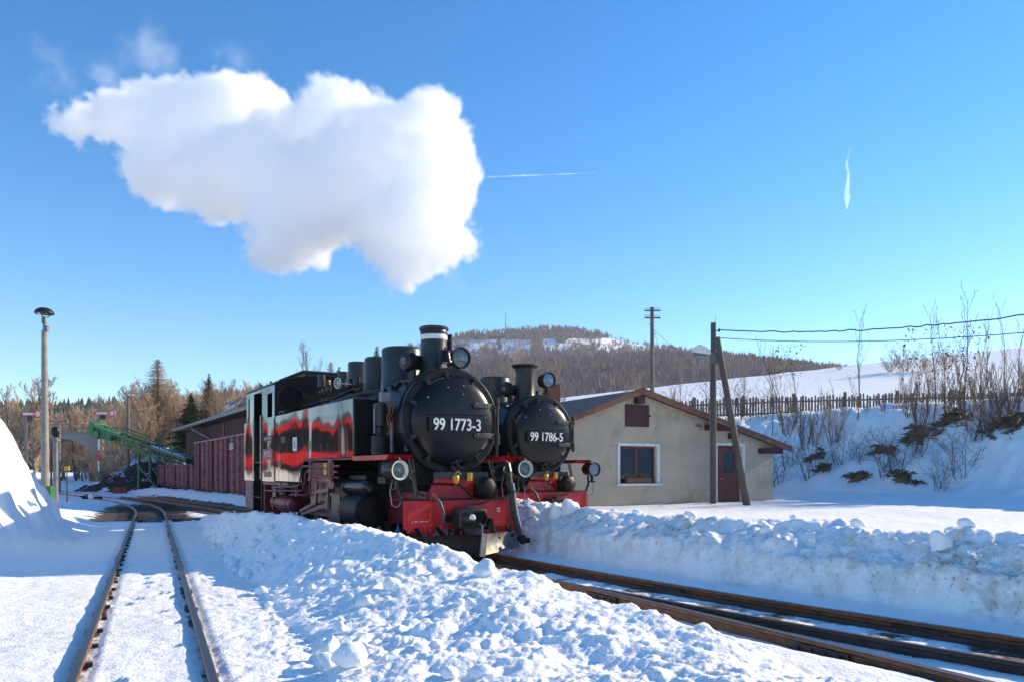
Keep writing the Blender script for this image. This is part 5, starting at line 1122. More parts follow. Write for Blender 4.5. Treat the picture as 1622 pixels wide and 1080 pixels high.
e = MB(); e.lathe([(.001, -.06), (.12, -.055), (.14, -.03), (.14, .03), (.12, .055), (.001, .06)], (.02, -.12, .14), (0, 1, 0), 18); e.build('weight', MT['white'], lv)
# road bridge over the line
bd = empty('road_bridge', (0, 0, 0), 0, 'flat arched grey road bridge with railing crossing the far end of the line', 'bridge')
DB = 92.0; p0 = at(24, 700, DB); p1 = at(146, 700, DB); zdeck = at(0, 689, DB).z
arch = []
for k in range(15):
    t = k/14; x_ = p0.x+(p1.x-p0.x)*(.10+.86*t); arch.append((x_, zdeck-.35-1.3*(abs(2*t-1))**2.2))
e = MB(); e.prism([(p0.x-6, zdeck-4.5), (p0.x-6, zdeck+.35), (p1.x+1.2, zdeck+.35), (p1.x+1.2, zdeck-4.5), (arch[-1][0], zdeck-4.5)]+list(reversed(arch))+[(arch[0][0], zdeck-4.5)], lambda u, v, d: (u, DB+d, v), 0, 5); e.build('span', MT['concrete'], bd)
e = MB(); e.box(p0.x-6.2, p1.x+1.4, DB-.15, DB, zdeck+.2, zdeck+.45); e.build('parapet_edge', MT['grey'], bd)
for k in range(28):
    x_ = p0.x-6+k*(p1.x-p0.x+7.2)/27; e = MB(); e.cyl((x_, DB+.1, zdeck+.4), (x_, DB+.1, zdeck+1.35), .03, n=5); e.build('baluster', MT['grey'], bd)
e = MB()
for z_ in (.9, 1.35): e.tube([(p0.x-6, DB+.1, zdeck+z_), (p1.x+1.2, DB+.1, zdeck+z_)], .035, 5)
e.build('railing', MT['grey'], bd)
# the coach standing out of the picture on the left, seen mirrored in the tank side
cp_ = LW(35.5, -9.95)
co = empty('red_coach', (cp_.x, cp_.y, 0), TH+math.pi/2-math.atan(2.8/18), 'red passenger coach standing on the next track at far left', 'coach')
CY = 1.1
e = MB(); e.box(-9.3, 9.3, 0, 2.3, 1.70, 4.2); e.build('body', MT['coach_red'], co)
e = MB(); e.box(-9.25, 9.25, -.025, -.001, 2.42, 3.86); e.build('window_band', MT['oily'], co)
arc = [(x_+1.15, 4.2+.4*(1-(x_/1.2)**2)) for x_ in np.linspace(-1.2, 1.2, 9)]
e = MB(); e.prism(arc, lambda u, v, d: (d, u, v), -9.4, 9.4); e.build('roof', MT['grey'], co)
for k in range(9):
    x_ = -8.9+k*2.0; e = MB(); e.box(x_, x_+1.4, -.035, -.026, 2.5, 3.6); e.build('window', MT['glass'], co)
e = MB(); e.box(-9.1, 9.1, .2, 2.1, 1.3, 1.7); e.build('underframe', MT['oily'], co)
for x_ in (-7, -5.3, 5.3, 7):
    for y_ in (.7, 1.6): e = MB(); e.lathe([(.36, 0), (.36, .1)], (x_, y_, 1.45), (0, 1, 0), 16); e.build('wheel', MT['oily'], co)
# ---------------------------------------------------------------- far hills
def np_mesh(name, co, faces, mat, k=3):
    me = bpy.data.meshes.new(name); co = np.asarray(co, np.float32); faces = np.asarray(faces, np.int32)
    me.vertices.add(len(co)); me.vertices.foreach_set('co', co.ravel())
    me.loops.add(faces.size); me.loops.foreach_set('vertex_index', faces.ravel())
    me.polygons.add(len(faces)); me.polygons.foreach_set('loop_start', np.arange(len(faces), dtype=np.int32)*k)
    me.update(calc_edges=True); me.materials.append(mat); return me
def hill(name, prof, Dr, Df, zf, label, n=240, m_=60, rough=3.0, seed=1, snow=None):
    px = np.linspace(prof[0][0], prof[-1][0], n); yy = np.interp(px, [p[0] for p in prof], [p[1] for p in prof])
    ang = (px-811)/FPX; V = np.linspace(0, 1.25, m_)
    A, VV = np.meshgrid(ang, V, indexing='ij'); YY = np.repeat(yy[:, None], m_, 1)
    D = Df+(Dr-Df)*VV; X = A*D
    zr = EYE+(HZ-YY)*Dr/FPX
    t = np.clip(VV, 0, 1); Z = zf+(zr-zf)*(t**1.15)-np.clip(VV-1, 0, 1)*(Dr-Df)*.35
    Z = Z+rough*fbm(X/(Dr*.05), D/(Dr*.05), 4, seed)*np.sin(np.clip(t, 0, 1)*math.pi)
    co = np.stack([X, D, Z], -1).reshape(-1, 3)
    i = np.arange(n-1)[:, None]*m_; j = np.arange(m_-1)[None, :]
    q_ = np.stack([i+j, i+m_+j, i+m_+j+1, i+j+1], -1).reshape(-1, 4)
    me = np_mesh(name, co, q_, MT['hillsnow'], 4)
    soil = np.full(n*m_, .62)
    if snow is not None:
        PX = (811+FPX*X/D).ravel(); PY = (HZ-(Z-EYE)*FPX/D).ravel()
        soil = snow(PX, PY, soil, X.ravel(), D.ravel())
    for k, v in (('soil', soil), ('dirt', np.zeros(n*m_))):
        at_ = me.attributes.new(k, 'FLOAT', 'POINT'); at_.data.foreach_set('value', v.astype(np.float32))
    o = link(name, me); tag(o, label, None, kind='structure')
    return o, (px, V, X, D, Z, soil.reshape(n, m_))
def scatter(name, surf, N, hmin, hmax, conifer, mat, label, cat, seed, keep=None, vlo=0.05, vhi=1.0):
    rg = np.random.RandomState(seed); px, V, X, D, Z, soil = surf; n, m_ = X.shape
    fi = rg.rand(N)*(n-1.001); fj = np.clip((vlo+(vhi-vlo)*rg.rand(N)**.8)/V[-1], 0, .999)*(m_-1.001)
    i = fi.astype(int); j = fj.astype(int); u = fi-i; w = fj-j
    def bl(Aq): return (Aq[i, j]*(1-u)+Aq[i+1, j]*u)*(1-w)+(Aq[i, j+1]*(1-u)+Aq[i+1, j+1]*u)*w
    x, d, z, s = bl(X), bl(D), bl(Z), bl(soil); PX = 811+FPX*x/d; PY = HZ-(z-EYE)*FPX/d
    ok = keep(PX, PY, s, rg) if keep else np.ones(N, bool)
    x, d, z = x[ok], d[ok], z[ok]; K = len(x); h = hmin+(hmax-hmin)*rg.rand(K)
    co = []; fc = []
    if conifer:      # three stacked ragged skirts, five sided
        base = 0; ns = 6
        for lv, (z0, z1, r0) in enumerate(((.08, .55, .21), (.32, .78, .16), (.58, 1.0, .10))):
            th = np.arange(ns)*2*math.pi/ns
            rr = h[:, None]*r0*(0.75+.5*rg.rand(K, ns)); ring = np.stack([x[:, None]+rr*np.cos(th), d[:, None]+rr*np.sin(th), (z+h*z0)[:, None]+h[:, None]*.06*(rg.rand(K, ns)-.5)], -1)
            tip = np.stack([x, d, z+h*z1], -1)[:, None, :]
            blk = np.concatenate([ring, tip], 1).reshape(-1, 3); b0 = base+np.arange(K)[:, None]*(ns+1)
            a_ = np.arange(ns)[None, :]; f_ = np.stack([b0+a_, b0+(a_+1) % ns, np.repeat(b0+ns, ns, 1)], -1).reshape(-1, 3)
            co.append(blk); fc.append(f_); base += K*(ns+1)
    else:            # bare crowns: sprays of slivers
        S = 11; base = 0
        la = rg.rand(K, S)*2*math.pi; sp = h[:, None]*(.10+.28*rg.rand(K, S)); hh = h[:, None]*(.55+.45*rg.rand(K, S)); z0 = z[:, None]+h[:, None]*(.02+.35*rg.rand(K, S))
        tx_, ty = x[:, None]+sp*np.cos(la), d[:, None]+sp*np.sin(la)
        bx, by = x[:, None]+sp*.25*np.cos(la), d[:, None]+sp*.25*np.sin(la); wd = h[:, None]*(.022+.03*rg.rand(K, S))
        wa = rg.rand(K, S)*math.pi
        p0 = np.stack([bx, by, z0], -1); p1 = np.stack([(bx+tx_)/2+wd*np.cos(wa), (by+ty)/2+wd*np.sin(wa), z[:, None]+hh*.65], -1); p2 = np.stack([tx_, ty, z[:, None]+hh], -1); p3 = np.stack([(bx+tx_)/2-wd*np.cos(wa), (by+ty)/2-wd*np.sin(wa), z[:, None]+hh*.6], -1)
        co.append(np.stack([p0, p1, p2, p3], 2).reshape(-1, 3)); b0 = (np.arange(K*S)*4)[:, None]
        fc.append(np.concatenate([b0+np.array([[0, 1, 2]]), b0+np.array([[0, 2, 3]])], 0))
    me = np_mesh(name, np.concatenate(co), np.concatenate(fc), mat); o = link(name, me); tag(o, label, cat, kind='stuff'); return o
def msnow(PX, PY, soil, X, D):
    nz = fbm(X/30, D/40, 4, 9)
    b1 = ((PX > 640) & (PX < 840) & (PY > 538) & (PY < 562)) | ((PX > 860) & (PX < 1030) & (PY > 536) & (PY < 556-(PX-860)*-.02))
    return np.where(b1 & (nz > -.25), .12, soil+.1)
mt_o, mt_s = hill('mountain', [(380, 690), (520, 640), (600, 590), (632, 558), (660, 546), (700, 536), (750, 529), (800, 527), (860, 522), (905, 522), (945, 528), (985, 541), (1030, 549), (1080, 556), (1160, 565), (1260, 576), (1400, 590), (1560, 610)], 1050, 560, 0, 'long wooded mountain with snow patches on the skyline', seed=3, snow=msnow, n=300, m_=90, rough=6)
def kc(PX, PY, s, rg):
    top = np.interp(PX, [380, 600, 632, 660, 700, 800, 905, 985, 1080, 1400], [690, 590, 558, 546, 536, 527, 522, 541, 556, 590])
    return (s > .4) & (((PY-top) < 7) | ((PX > 850) & (PX < 1130) & (PY-top > 13) & (PY-top < 32+8*np.sin(PX/17)) & (rg.rand(len(PX)) < .8)) | ((PX < 760) & (rg.rand(len(PX)) < .22)) | ((PX > 1080) & (PY-top < 10)))
scatter('conifer_wood', mt_s, 16000, 4, 8.5, True, MT['needle_far'], 'dark conifer wood on the mountain ridge and slope', 'wood', 5, kc, .35, 1.0)
scatter('bare_wood', mt_s, 12000, 6, 11, False, MT['farwood'], 'grey brown bare wood covering the mountain side', 'wood', 6, lambda PX, PY, s, rg: (s > .4) | (rg.rand(len(PX)) < .42), .2, 1.0)
h2_o, h2_s = hill('wooded_hill', [(560, 640), (640, 612), (720, 590), (800, 582), (880, 580), (960, 574), (1040, 570), (1120, 572), (1200, 578), (1280, 588), (1360, 604), (1500, 640)], 520, 200, 0, 'brown wooded hill behind the white meadow', seed=8, n=200, m_=60, rough=3)
scatter('bare_wood', h2_s, 9000, 7, 11, False, MT['farwood'], 'purple brown bare wood filling the hill behind the meadow', 'wood', 7, None, .1, 1.0)
scatter('conifer_wood', h2_s, 900, 5, 11, True, MT['needle_far'], 'scattered dark conifers above the right end of the meadow', 'wood', 9, lambda PX, PY, s, rg: ((PX > 1180) & (rg.rand(len(PX)) < .8)) | ((PX > 640) & (PX < 800) & (rg.rand(len(PX)) < .35)), .3, 1.0)
h3_o, h3_s = hill('conifer_hill', [(-120, 662), (40, 662), (90, 664), (150, 660), (200, 655), (300, 646), (400, 632), (500, 625), (620, 635), (700, 655)], 330, 140, -3, 'low dark hill closing the valley on the left', seed=12, n=160, m_=40, rough=2)
scatter('conifer_wood', h3_s, 4200, 6, 10, True, MT['needle_far'], 'dark spruce wood on the low hill behind the bridge', 'wood', 15, lambda PX, PY, s, rg: (PX < 185), .2, 1.0)
scatter('bare_wood', h3_s, 3500, 6, 9, False, MT['twig'], 'tan bare wood on the low hill behind the shed', 'wood', 16, lambda PX, PY, s, rg: PX > 175, .2, 1.0)
b = at(801, 527, 1045); ms = empty('radio_mast', tuple(b-Vector((0, 0, 4))), 0, 'thin radio mast on the mountain top', 'mast')
e = MB(); e.cyl((0, 0, 0), (0, 0, 18), .8, .6, 6); e.build('lower_mast', MT['iron'], ms)
e = MB(); e.cyl((0, 0, 18), (0, 0, 32), .45, .25, 6); e.build('upper_mast', MT['iron'], ms)

ORD = 'first second third fourth fifth sixth seventh eighth ninth tenth eleventh twelfth thirteenth fourteenth fifteenth sixteenth seventeenth eighteenth nineteenth twentieth'.split()+['twenty-'+w for w in 'first second third fourth fifth sixth seventh eighth ninth'.split()]+['thirtieth', 'thirty-first']
# ---------------------------------------------------------------- trees
def grow(seed, H, r0, lean=.03, levels=3, nb=(16, 7, 5), spread=.9, up=.35, first=.28, stems=1, taper=.75, twigr=.009, kink=.10, blen=.42):
    """bare broadleaf: returns (trunk builder, crown builder)"""
    rg = random.Random(seed); T = MB(); Cn = MB()
    def branch(p, d, L, r, lv, mb):
        ns = 5 if lv == 0 else (3 if lv < 3 else 2)
        pts = [p.copy()]; rr = [r]; dd = d.copy()
        for k in range(ns):
            dd = (dd+Vector((rg.gauss(0, kink), rg.gauss(0, kink), rg.gauss(0, kink*.6)+(.05*up*2 if lv else 0)))).normalized()
            pts.append(pts[-1]+dd*(L/ns)); rr.append(max(r*(1-taper*(k+1)/ns), twigr*.5))
        mb.tube(pts, rr, 6 if lv == 0 else 3)
        if lv >= levels: return
        cnt = nb[lv]
        for c in range(cnt):
            t = (first+(1-first)*(c+rg.random()*.8)/cnt) if lv == 0 else .2+.8*(c+rg.random())/cnt
            t = min(t, .99); s = t*ns; i = min(int(s), ns-1); q = pts[i].lerp(pts[i+1], s-i); dl = (pts[i+1]-pts[i]).normalized()
            ph = rg.random()*6.283; o = dl.orthogonal().normalized(); o = Quaternion(dl, ph) @ o
            nd = (dl*(.55 if lv else .35)+o*spread*rg.uniform(.6, 1.1)+Vector((0, 0, up*rg.uniform(.5, 1.4)))).normalized()
            l2 = L*blen*(1.15-t*(.75 if lv == 0 else .5))*rg.uniform(.7, 1.2)
            r2 = max(rr[i]*.48, twigr)
            branch(q, nd, l2, r2, lv+1, Cn)
    for s in range(stems):
        if stems == 1: d = Vector((rg.gauss(0, lean), rg.gauss(0, lean), 1)).normalized(); p = Vector((0, 0, -.3))
        else:
            an = s*6.283/stems+rg.random(); q_ = rg.uniform(.08, .42); d = Vector((q_*math.cos(an), q_*math.sin(an), 1)).normalized(); p = Vector((.12*math.cos(an), .12*math.sin(an), -.15))
        branch(p, d, H*(1 if stems == 1 else rg.uniform(.6, 1.05)), r0*(1 if stems == 1 else rg.uniform(.6, 1)), 0, T)
    return T, Cn
def conifer(seed, H, R, dens=1.0, droop=.25, gap=0.0, leafy=True):
    rg = random.Random(seed); T = MB(); Cn = MB(); T.tube([(0, 0, -.3), (0, 0, H*.5), (0, 0, H)], [H*.016, H*.010, .01], 6)
    z = H*.10
    while z < H*.985:
        f = 1-(z/H); L = R*(f**.85)*rg.uniform(.8, 1.1)+.08; n_ = int((5+4*f)*dens)+2; ph = rg.random()*6
        for k in range(n_):
            if rg.random() < gap: continue
            a_ = ph+k*6.283/n_+rg.gauss(0, .15); l_ = L*rg.uniform(.65, 1.1); dx, dy = math.cos(a_), math.sin(a_); z0 = z+rg.gauss(0, .06)
            nseg = 4; sx_, sy_ = -dy, dx
            pts = [Vector((dx*l_*t, dy*l_*t, z0-droop*l_*t*t*1.1+.12*l_*t)) for t in np.linspace(0, 1, nseg+1)]
            Cn.tube(pts, [.02, .016, .012, .009, .004], 3)
            for s in range(1, nseg+1):
                for sg in (-1, 1):
                    for rep in range(2):
                        q = pts[s-1].lerp(pts[s], rg.random()); w_ = l_*(.30-.045*s)*rg.uniform(.7, 1.2)+.05
                        tip = q+Vector((sx_*sg*w_+dx*w_*.6, sy_*sg*w_+dy*w_*.6, -w_*rg.uniform(.05, .5)))
                        if leafy:
                            b_ = Vector((dx, dy, 0))*w_*.30; Cn.add([q-b_, q+b_, tip, (q+tip)/2+Vector((0, 0, -w_*.30))], [(0, 1, 2), (0, 3, 2)])
                        else: Cn.tube([q, tip], [.010, .004], 3)
        z += H*.028*(1.0+.5*f)/max(dens, .6)
    return T, Cn
def proto(name, tc, tm, cm):
    T, Cn = tc; return (name, T.mesh('trunk', tm, None, False), Cn.mesh('crown', cm, None, False))
def plant(pr, pos, s, rz, label, cat='tree', group=None, sx=1.0):
    o = empty(pr[0], tuple(pos), rz, label, cat, group); o.scale = (s*sx, s*sx, s)
    for nm, me in (('trunk', pr[1]), ('crown', pr[2])): link(nm, me, o)
    return o
bare = [proto('bare_tree', grow(100+k, 10, .15, nb=(26, 9, 6), first=.16, spread=.85, up=.55, blen=.40, twigr=.021), MT['bark'], MT['twig'] if k != 2 else MT['twig_pale']) for k in range(5)]
pale = [proto('bare_tree', grow(140+k, 10, .13, nb=(15, 6, 4), first=.25, spread=.6, up=.9, blen=.46, twigr=.02, stems=1), MT['twig_pale'], MT['twig_pale']) for k in range(2)]
multi = [proto('bare_bush', grow(150+k, 5, .05, nb=(12, 6, 4), first=.12, spread=.7, up=.7, stems=7, twigr=.011, blen=.36), MT['twig'], MT['twig']) for k in range(3)]
larch = proto('larch_tree', conifer(7, 12, 3.6, 1.7, .08, .05, False), MT['bark'], MT['larch'])
spruce = proto('spruce_tree', conifer(8, 11, 3.0, 1.5, .35), MT['bark'], MT['needle'])
pine = proto('pine_tree', conifer(9, 9, 4.2, 1.3, .15, .10), MT['bark'], MT['needle'])
def put(pr, px, ytop, D, s_ref, label, rz=None, group=None, cat='tree', sx=1.0, hscale=None):
    p = at(px, 745, D); g_ = gz(p.x, p.y); ht = at(px, ytop, D).z-g_
    return plant(pr, (p.x, p.y, g_-.1), max(ht, .8)/s_ref, random.uniform(0, 6.28) if rz is None else rz, label, cat, group, sx)
rw = random.Random(21)
put(larch, 250, 566, 62, 12, 'tall conical brown larch rising above the bare wood left of the shed', sx=1.7)
put(spruce, 331, 588, 63, 11, 'dark green pointed spruce above the shed roof'); put(pine, 303, 618, 58, 9, 'bushy green pine beside the pointed spruce above the shed')
put(spruce, 597, 545, 78, 11, 'dark spruce top showing behind the domes of the front locomotive')
put(larch, 524, 570, 75, 12, 'small brown larch behind the cab roof of the front locomotive'); put(pine, 537, 577, 75, 9, 'thin sparse pine just right of the small brown larch behind the cab roof', sx=.6)
put(pale[0], 492, 556, 66, 10, 'pale leafless tree rising behind the cab of the front locomotive')
wl_ = 'bare tan broadleaf tree in the wood behind the shed and conveyor'
for k in range(60):
    px = 178+k*4.4+rw.uniform(-4, 4); D = rw.uniform(56, 92)
    yt = np.interp(px, [170, 200, 225, 250, 280, 300, 340, 400, 450], [640, 618, 606, 596, 600, 618, 600, 602, 604])+rw.uniform(-6, 26)+(92-D)*.25
    put(bare[k % 5], px, yt, D, 10, wl_, group='bare trees of the wood behind the shed', sx=rw.uniform(.8, 1.15))
for k in range(16):
    px = rw.uniform(96, 185); D = rw.uniform(98, 125); put(bare[(k+2) % 5], px, rw.uniform(645, 672), D, 10, 'bare brown tree in the thicket beyond the road bridge', group='bare trees beyond the bridge', sx=1.2)
for k in range(10):
    px = rw.uniform(150, 292); D = rw.uniform(55, 62); put(multi[k % 3], px, rw.uniform(690, 712), D, 5, 'leafless tangled bush on the slope behind the coal heap', group='bushes behind the coal heap', cat='bush', sx=1.6)
for k in range(4): put(bare[k], (4, 18, 30, 55)[k], (618, 598, 596, 640)[k], 70, 10, ORD[k]+' bare tree from the left edge above the snow heap', group='bare trees above the snow heap')
for k, (px, yt, D) in enumerate(((790, 540, 58), (806, 545, 60), (842, 562, 58), (868, 560, 57), (886, 590, 55))):
    put(pale[k % 2] if k < 3 else multi[k % 3], px, yt, D, 10 if k < 3 else 5, ORD[k]+' pale leafless tree from the left between the locomotive chimneys and hut roof', group='pale trees behind the second locomotive', sx=.85)
for k, (px, yt, D) in enumerate(((995, 588, 52), (1010, 584, 55), (1066, 590, 50), (1078, 565, 52), (1180, 575, 48))):
    put(multi[k % 3] if k < 3 else pale[k % 2], px, yt, D, 5 if k < 3 else 10, ORD[k]+' small leafless sapling from the left behind the hut roof', group='saplings behind the hut', sx=.55 if k < 3 else .6)
# ---- shrubs on the bank at right
sap = [proto('sapling', grow(170+k, 6, .035, nb=(14, 5, 3), first=.15, spread=.55, up=.9, twigr=.0075, blen=.30, stems=1), MT['twig_dark'], MT['twig_dark']) for k in range(3)]
shr = [proto('bare_shrub', grow(180+k, 3.4, .028, nb=(9, 5, 3), first=.15, spread=.5, up=.9, stems=9, twigr=.007, blen=.36), MT['bark'], MT['twig_dark'] if k % 2 else MT['twig']) for k in range(4)]
low = [proto('bare_shrub', grow(190+k, 1.9, .014, nb=(6, 3, 2), first=.1, spread=.8, up=.35, stems=7, twigr=.005, blen=.45, kink=.16), MT['bark'], MT['twig_dark']) for k in range(3)]
def bankspot(px, b):   # point on the bank in the direction px with the given distance from the track
    k = (px-811)/FPX; D = (b+FX*CS+FY*SN)/(k*CS+SN); return k*D, D
def onbank(pr, px, b, ytop, sref, label, group, cat='shrub', sx=1.0):
    x, y = bankspot(px, b); g_ = gz(x, y); ht = at(px, ytop, y).z-g_
    return plant(pr, (x, y, g_-.05), max(ht, .6)/sref, rw.uniform(0, 6.28), label, cat, group, sx)
onbank(sap[0], 1357, 20.5, 476, 6, 'tallest thin bare sapling rising above the cables on the bank', None, 'tree', .9)
onbank(sap[1], 1222, 20.2, 540, 6, 'slim bare sapling with brown seed heads right of the lamp pole', None, 'tree'); onbank(sap[2], 1240, 20.4, 528, 6, 'twin stemmed bare sapling beside the slim one right of the lamp pole', None, 'tree')
onbank(sap[0], 1262, 20.8, 545, 6, 'bare sapling leaning over the hut end of the bank', None, 'tree')
g1 = 'leafless shrubs along the top of the bank'; l1 = 'leafless twiggy shrub in the row along the bank top before the fence'
for k in range(29):
    px = 1235+k*14.8+rw.uniform(-6, 6); b_ = rw.uniform(19.6, 21.9)
    yt = np.interp(px, [1235, 1300, 1380, 1450, 1520, 1600, 1680], [590, 590, 580, 562, 550, 540, 535])+rw.uniform(0, 50)
    onbank(shr[k % 4], px, b_, yt, 3.4, ORD[k]+' leafless twiggy shrub from the hut along the bank top', g1, sx=rw.uniform(.7, 1.0))
g1b = 'thin bare saplings at the right edge of the bank'; 
for k in range(9):
    px = 1480+k*19+rw.uniform(-6, 6); onbank(sap[k % 3], px, rw.uniform(19.5, 21.5), rw.uniform(455, 500), 6, ORD[k]+' thin bare sapling from the left in the cluster at the right edge', g1b, 'tree', .9)
g2 = 'low leafless bushes on the shaded bank'; l2 = 'low dark leafless bush on the shaded snow bank right of the hut'
for k in range(13):
    px = 1225+k*29+rw.uniform(-9, 9); b_ = rw.uniform(16.9, 19.4); x, y = bankspot(px, b_); g_ = gz(x, y)
    plant(low[k % 3], (x, y, g_-.05), rw.uniform(.55, 1.1), rw.uniform(0, 6.28), ORD[k]+' low leafless bush from the hut on the shaded bank', 'bush', g2, 1.15)
for k in range(7):
    px = 1062+k*24+rw.uniform(-5, 5); b_ = rw.uniform(20.5, 22.3); x, y = bankspot(px, b_); g_ = gz(x, y)
    plant(low[(k+1) % 3], (x, y, g_-.05), rw.uniform(.7, 1.2), rw.uniform(0, 6.28), ORD[k]+' low dry bush from the left in the hedge below the fence', 'bush', 'dry hedge before the fence', 1.2)
# round grey bushes on the meadow edge
for k, (px, yt, D) in enumerate(((1330, 572, 95), (1410, 552, 86), (1435, 540, 85), (1462, 548, 84), (1500, 540, 84))):
    put(multi[int(px) % 3], px, yt, D, 5, ORD[k]+' rounded bare bush from the left on the meadow skyline', group='bushes on the meadow skyline', cat='bush', sx=1.7)
# withered leaf bunches hanging in the shrubs (uncountable)
rg = np.random.RandomState(3); L = []
for k in range(520):
    px = rg.choice([1232, 1245, 1255, 1440, 1455, 1490, 1515, 1530, 1545])+rg.normal(0, 9); b_ = rg.uniform(19.8, 21.5); x, y = bankspot(px, b_); yt = (rg.uniform(545, 600) if px < 1300 else rg.uniform(515, 610)); z = at(px, yt, y).z
    c = Vector((x+rg.normal(0, .1), y+rg.normal(0, .3), z)); s_ = rg.uniform(.03, .06); d1 = Vector(rg.normal(0, 1, 3)).normalized()*s_; d2 = Vector(rg.normal(0, 1, 3)).normalized()*s_*.7
    L.append((c-d1, c+d2, c+d1, c-d2))
e = MB()
for q in L: e.add(q, [(0, 1, 2, 3)])
tag(e.build('withered_leaves', MT['deadleaf'], None, sharp=0, fixn=False), 'withered brown leaves clinging in the shrubs on the bank', 'leaves', kind='stuff')
# dry grass hanging over the bare earth of the bank
rg = np.random.RandomState(5); N = 34000
bx = rg.uniform(17.2, 22.2, N); pxs = rg.uniform(1215, 1700, N); k_ = (pxs-811)/FPX; Dd = (bx+FX*CS+FY*SN)/(k_*CS+SN); xs = k_*Dd
tz, td, tso = terrain(xs, Dd); ok = tso > .35; xs, Dd, tz = xs[ok], Dd[ok], tz[ok]; K = len(xs)
h = rg.uniform(.05, .20, K); lx = -CS*h*rg.uniform(.7, 1.6, K)+rg.normal(0, .14, K); ly = -SN*h*rg.uniform(.7, 1.6, K)+rg.normal(0, .14, K); w_ = rg.uniform(.004, .009, K)
p0 = np.stack([xs-w_, Dd, tz-.02], -1); p1 = np.stack([xs+w_, Dd, tz-.02], -1); p2 = np.stack([xs+lx*.5, Dd+ly*.5, tz+h*.45], -1); p3 = np.stack([xs+lx, Dd+ly, tz-h*rg.uniform(-.6, .7, K)], -1)
co = np.stack([p0, p1, p2, p3], 1).reshape(-1, 3); b0 = (np.arange(K)*4)[:, None]
me = np_mesh('dry_grass', co, np.concatenate([b0+np.array([[0, 1, 2]]), b0+np.array([[1, 3, 2]])], 0), MT['drygrass']); tag(link('dry_grass', me), 'dry brown grass hanging over bare earth on the bank', 'grass', kind='stuff')
# loose snow rubble on the banks
def ico(sub):
    bm = bmesh.new(); bmesh.ops.create_icosphere(bm, subdivisions=sub, radius=1); v = np.array([x.co[:] for x in bm.verts]); f = np.array([[q.index for q in x.verts] for x in bm.faces]); bm.free(); return v, f
IV, IF = ico(3); IV2, IF2 = ico(2)
def clod(c, r, seed, IV=IV, flat=.75):
    rg_ = np.random.RandomState(seed); d = IV.copy(); nrm = rg_.normal(0, 1, (7, 3)); nrm /= np.linalg.norm(nrm, axis=1)[:, None]
    cut = rg_.uniform(.55, .95, 7); s = np.ones(len(d))
    for n_, c_ in zip(nrm, cut): dp = d @ n_; s = np.minimum(s, np.where(dp > .05, c_/np.maximum(dp, .05), 9))
    s = s*.93+.07; off = rg_.uniform(0, 50)
    s = s+.10*vn(d[:, 0]*2.2+off, d[:, 1]*2.2+d[:, 2]*1.9, seed)+.05*vn(d[:, 0]*6+off, d[:, 2]*6+d[:, 1]*5, seed+1)
    v = d*s[:, None]*np.array([1, rg_.uniform(.7, 1.1), flat])*r; an = rg_.uniform(0, 6.28); R = np.array([[math.cos(an), -math.sin(an), 0], [math.sin(an), math.cos(an), 0], [0, 0, 1]])
    return v @ R.T+np.array(c)
big = [(555, 1040, 4.98, .125, 'largest rounded lump of snow at the foot of the near bank'), (768, 958, 7.2, .12, 'dirty lump of ice high on the near snow bank'), (1490, 828, 7.45, .125, 'upright lump of snow topping the far bank at right'), (623, 938, 7.0, .10, 'clean lump of snow halfway up the near bank'), (522, 1015, 5.4, .09, 'dirty upright lump of snow left of centre on the near bank foot'), (875, 918, 8.0, .10, 'smooth snow lump near the crest of the near bank'), (902, 800, 12.6, .17, 'pointed snow lump on the far bank before the second locomotive'), (880, 806, 12.7, .15, 'round snow lump beside the pointed one on the far bank')]
for k, (px, py, D, r, lab) in enumerate(big):
    x = (px-811)/FPX*D; z = gz(x, D); v = clod((x, D, z+r*.45), r, 300+k, flat=1.15 if 'upright' in lab or 'pointed' in lab else .85)
    me = np_mesh('snow_lump', v, IF, MT['snow_plain']); me.polygons.foreach_set('use_smooth', np.ones(len(IF), bool)); tag(link('snow_lump', me), lab, 'snow lump')
rg = np.random.RandomState(8); vs = []; fs = []; base = 0
for k in range(260):
    if k < 190:
        u_ = rg.uniform(-2, 12); t_ = 1.0+abs(rg.normal(0, .55)); p = UW(u_, t_); r = min(.016*math.exp(rg.normal(.55, .65)), .10)
        a_, b_ = ab(p.x, p.y)
        if b_ > -1.7: continue
    else:
        a_ = rg.uniform(-9, 1.5); b_ = bAx(a_)+1.75+rg.normal(0, .22); p = LW(a_, b_); r = min(.020*math.exp(rg.normal(.5, .6)), .10)
    z = gz(p.x, p.y); vs.append(clod((p.x, p.y, z+r*.35), r, 1000+k, IV2)); fs.append(IF2+base); base += len(IV2)
me = np_mesh('snow_rubble', np.concatenate(vs), np.concatenate(fs), MT['snow_plain']); me.polygons.foreach_set('use_smooth', np.ones(len(me.polygons), bool)); tag(link('snow_rubble', me), 'loose lumps of ploughed snow scattered over the banks', 'snow rubble', kind='stuff')
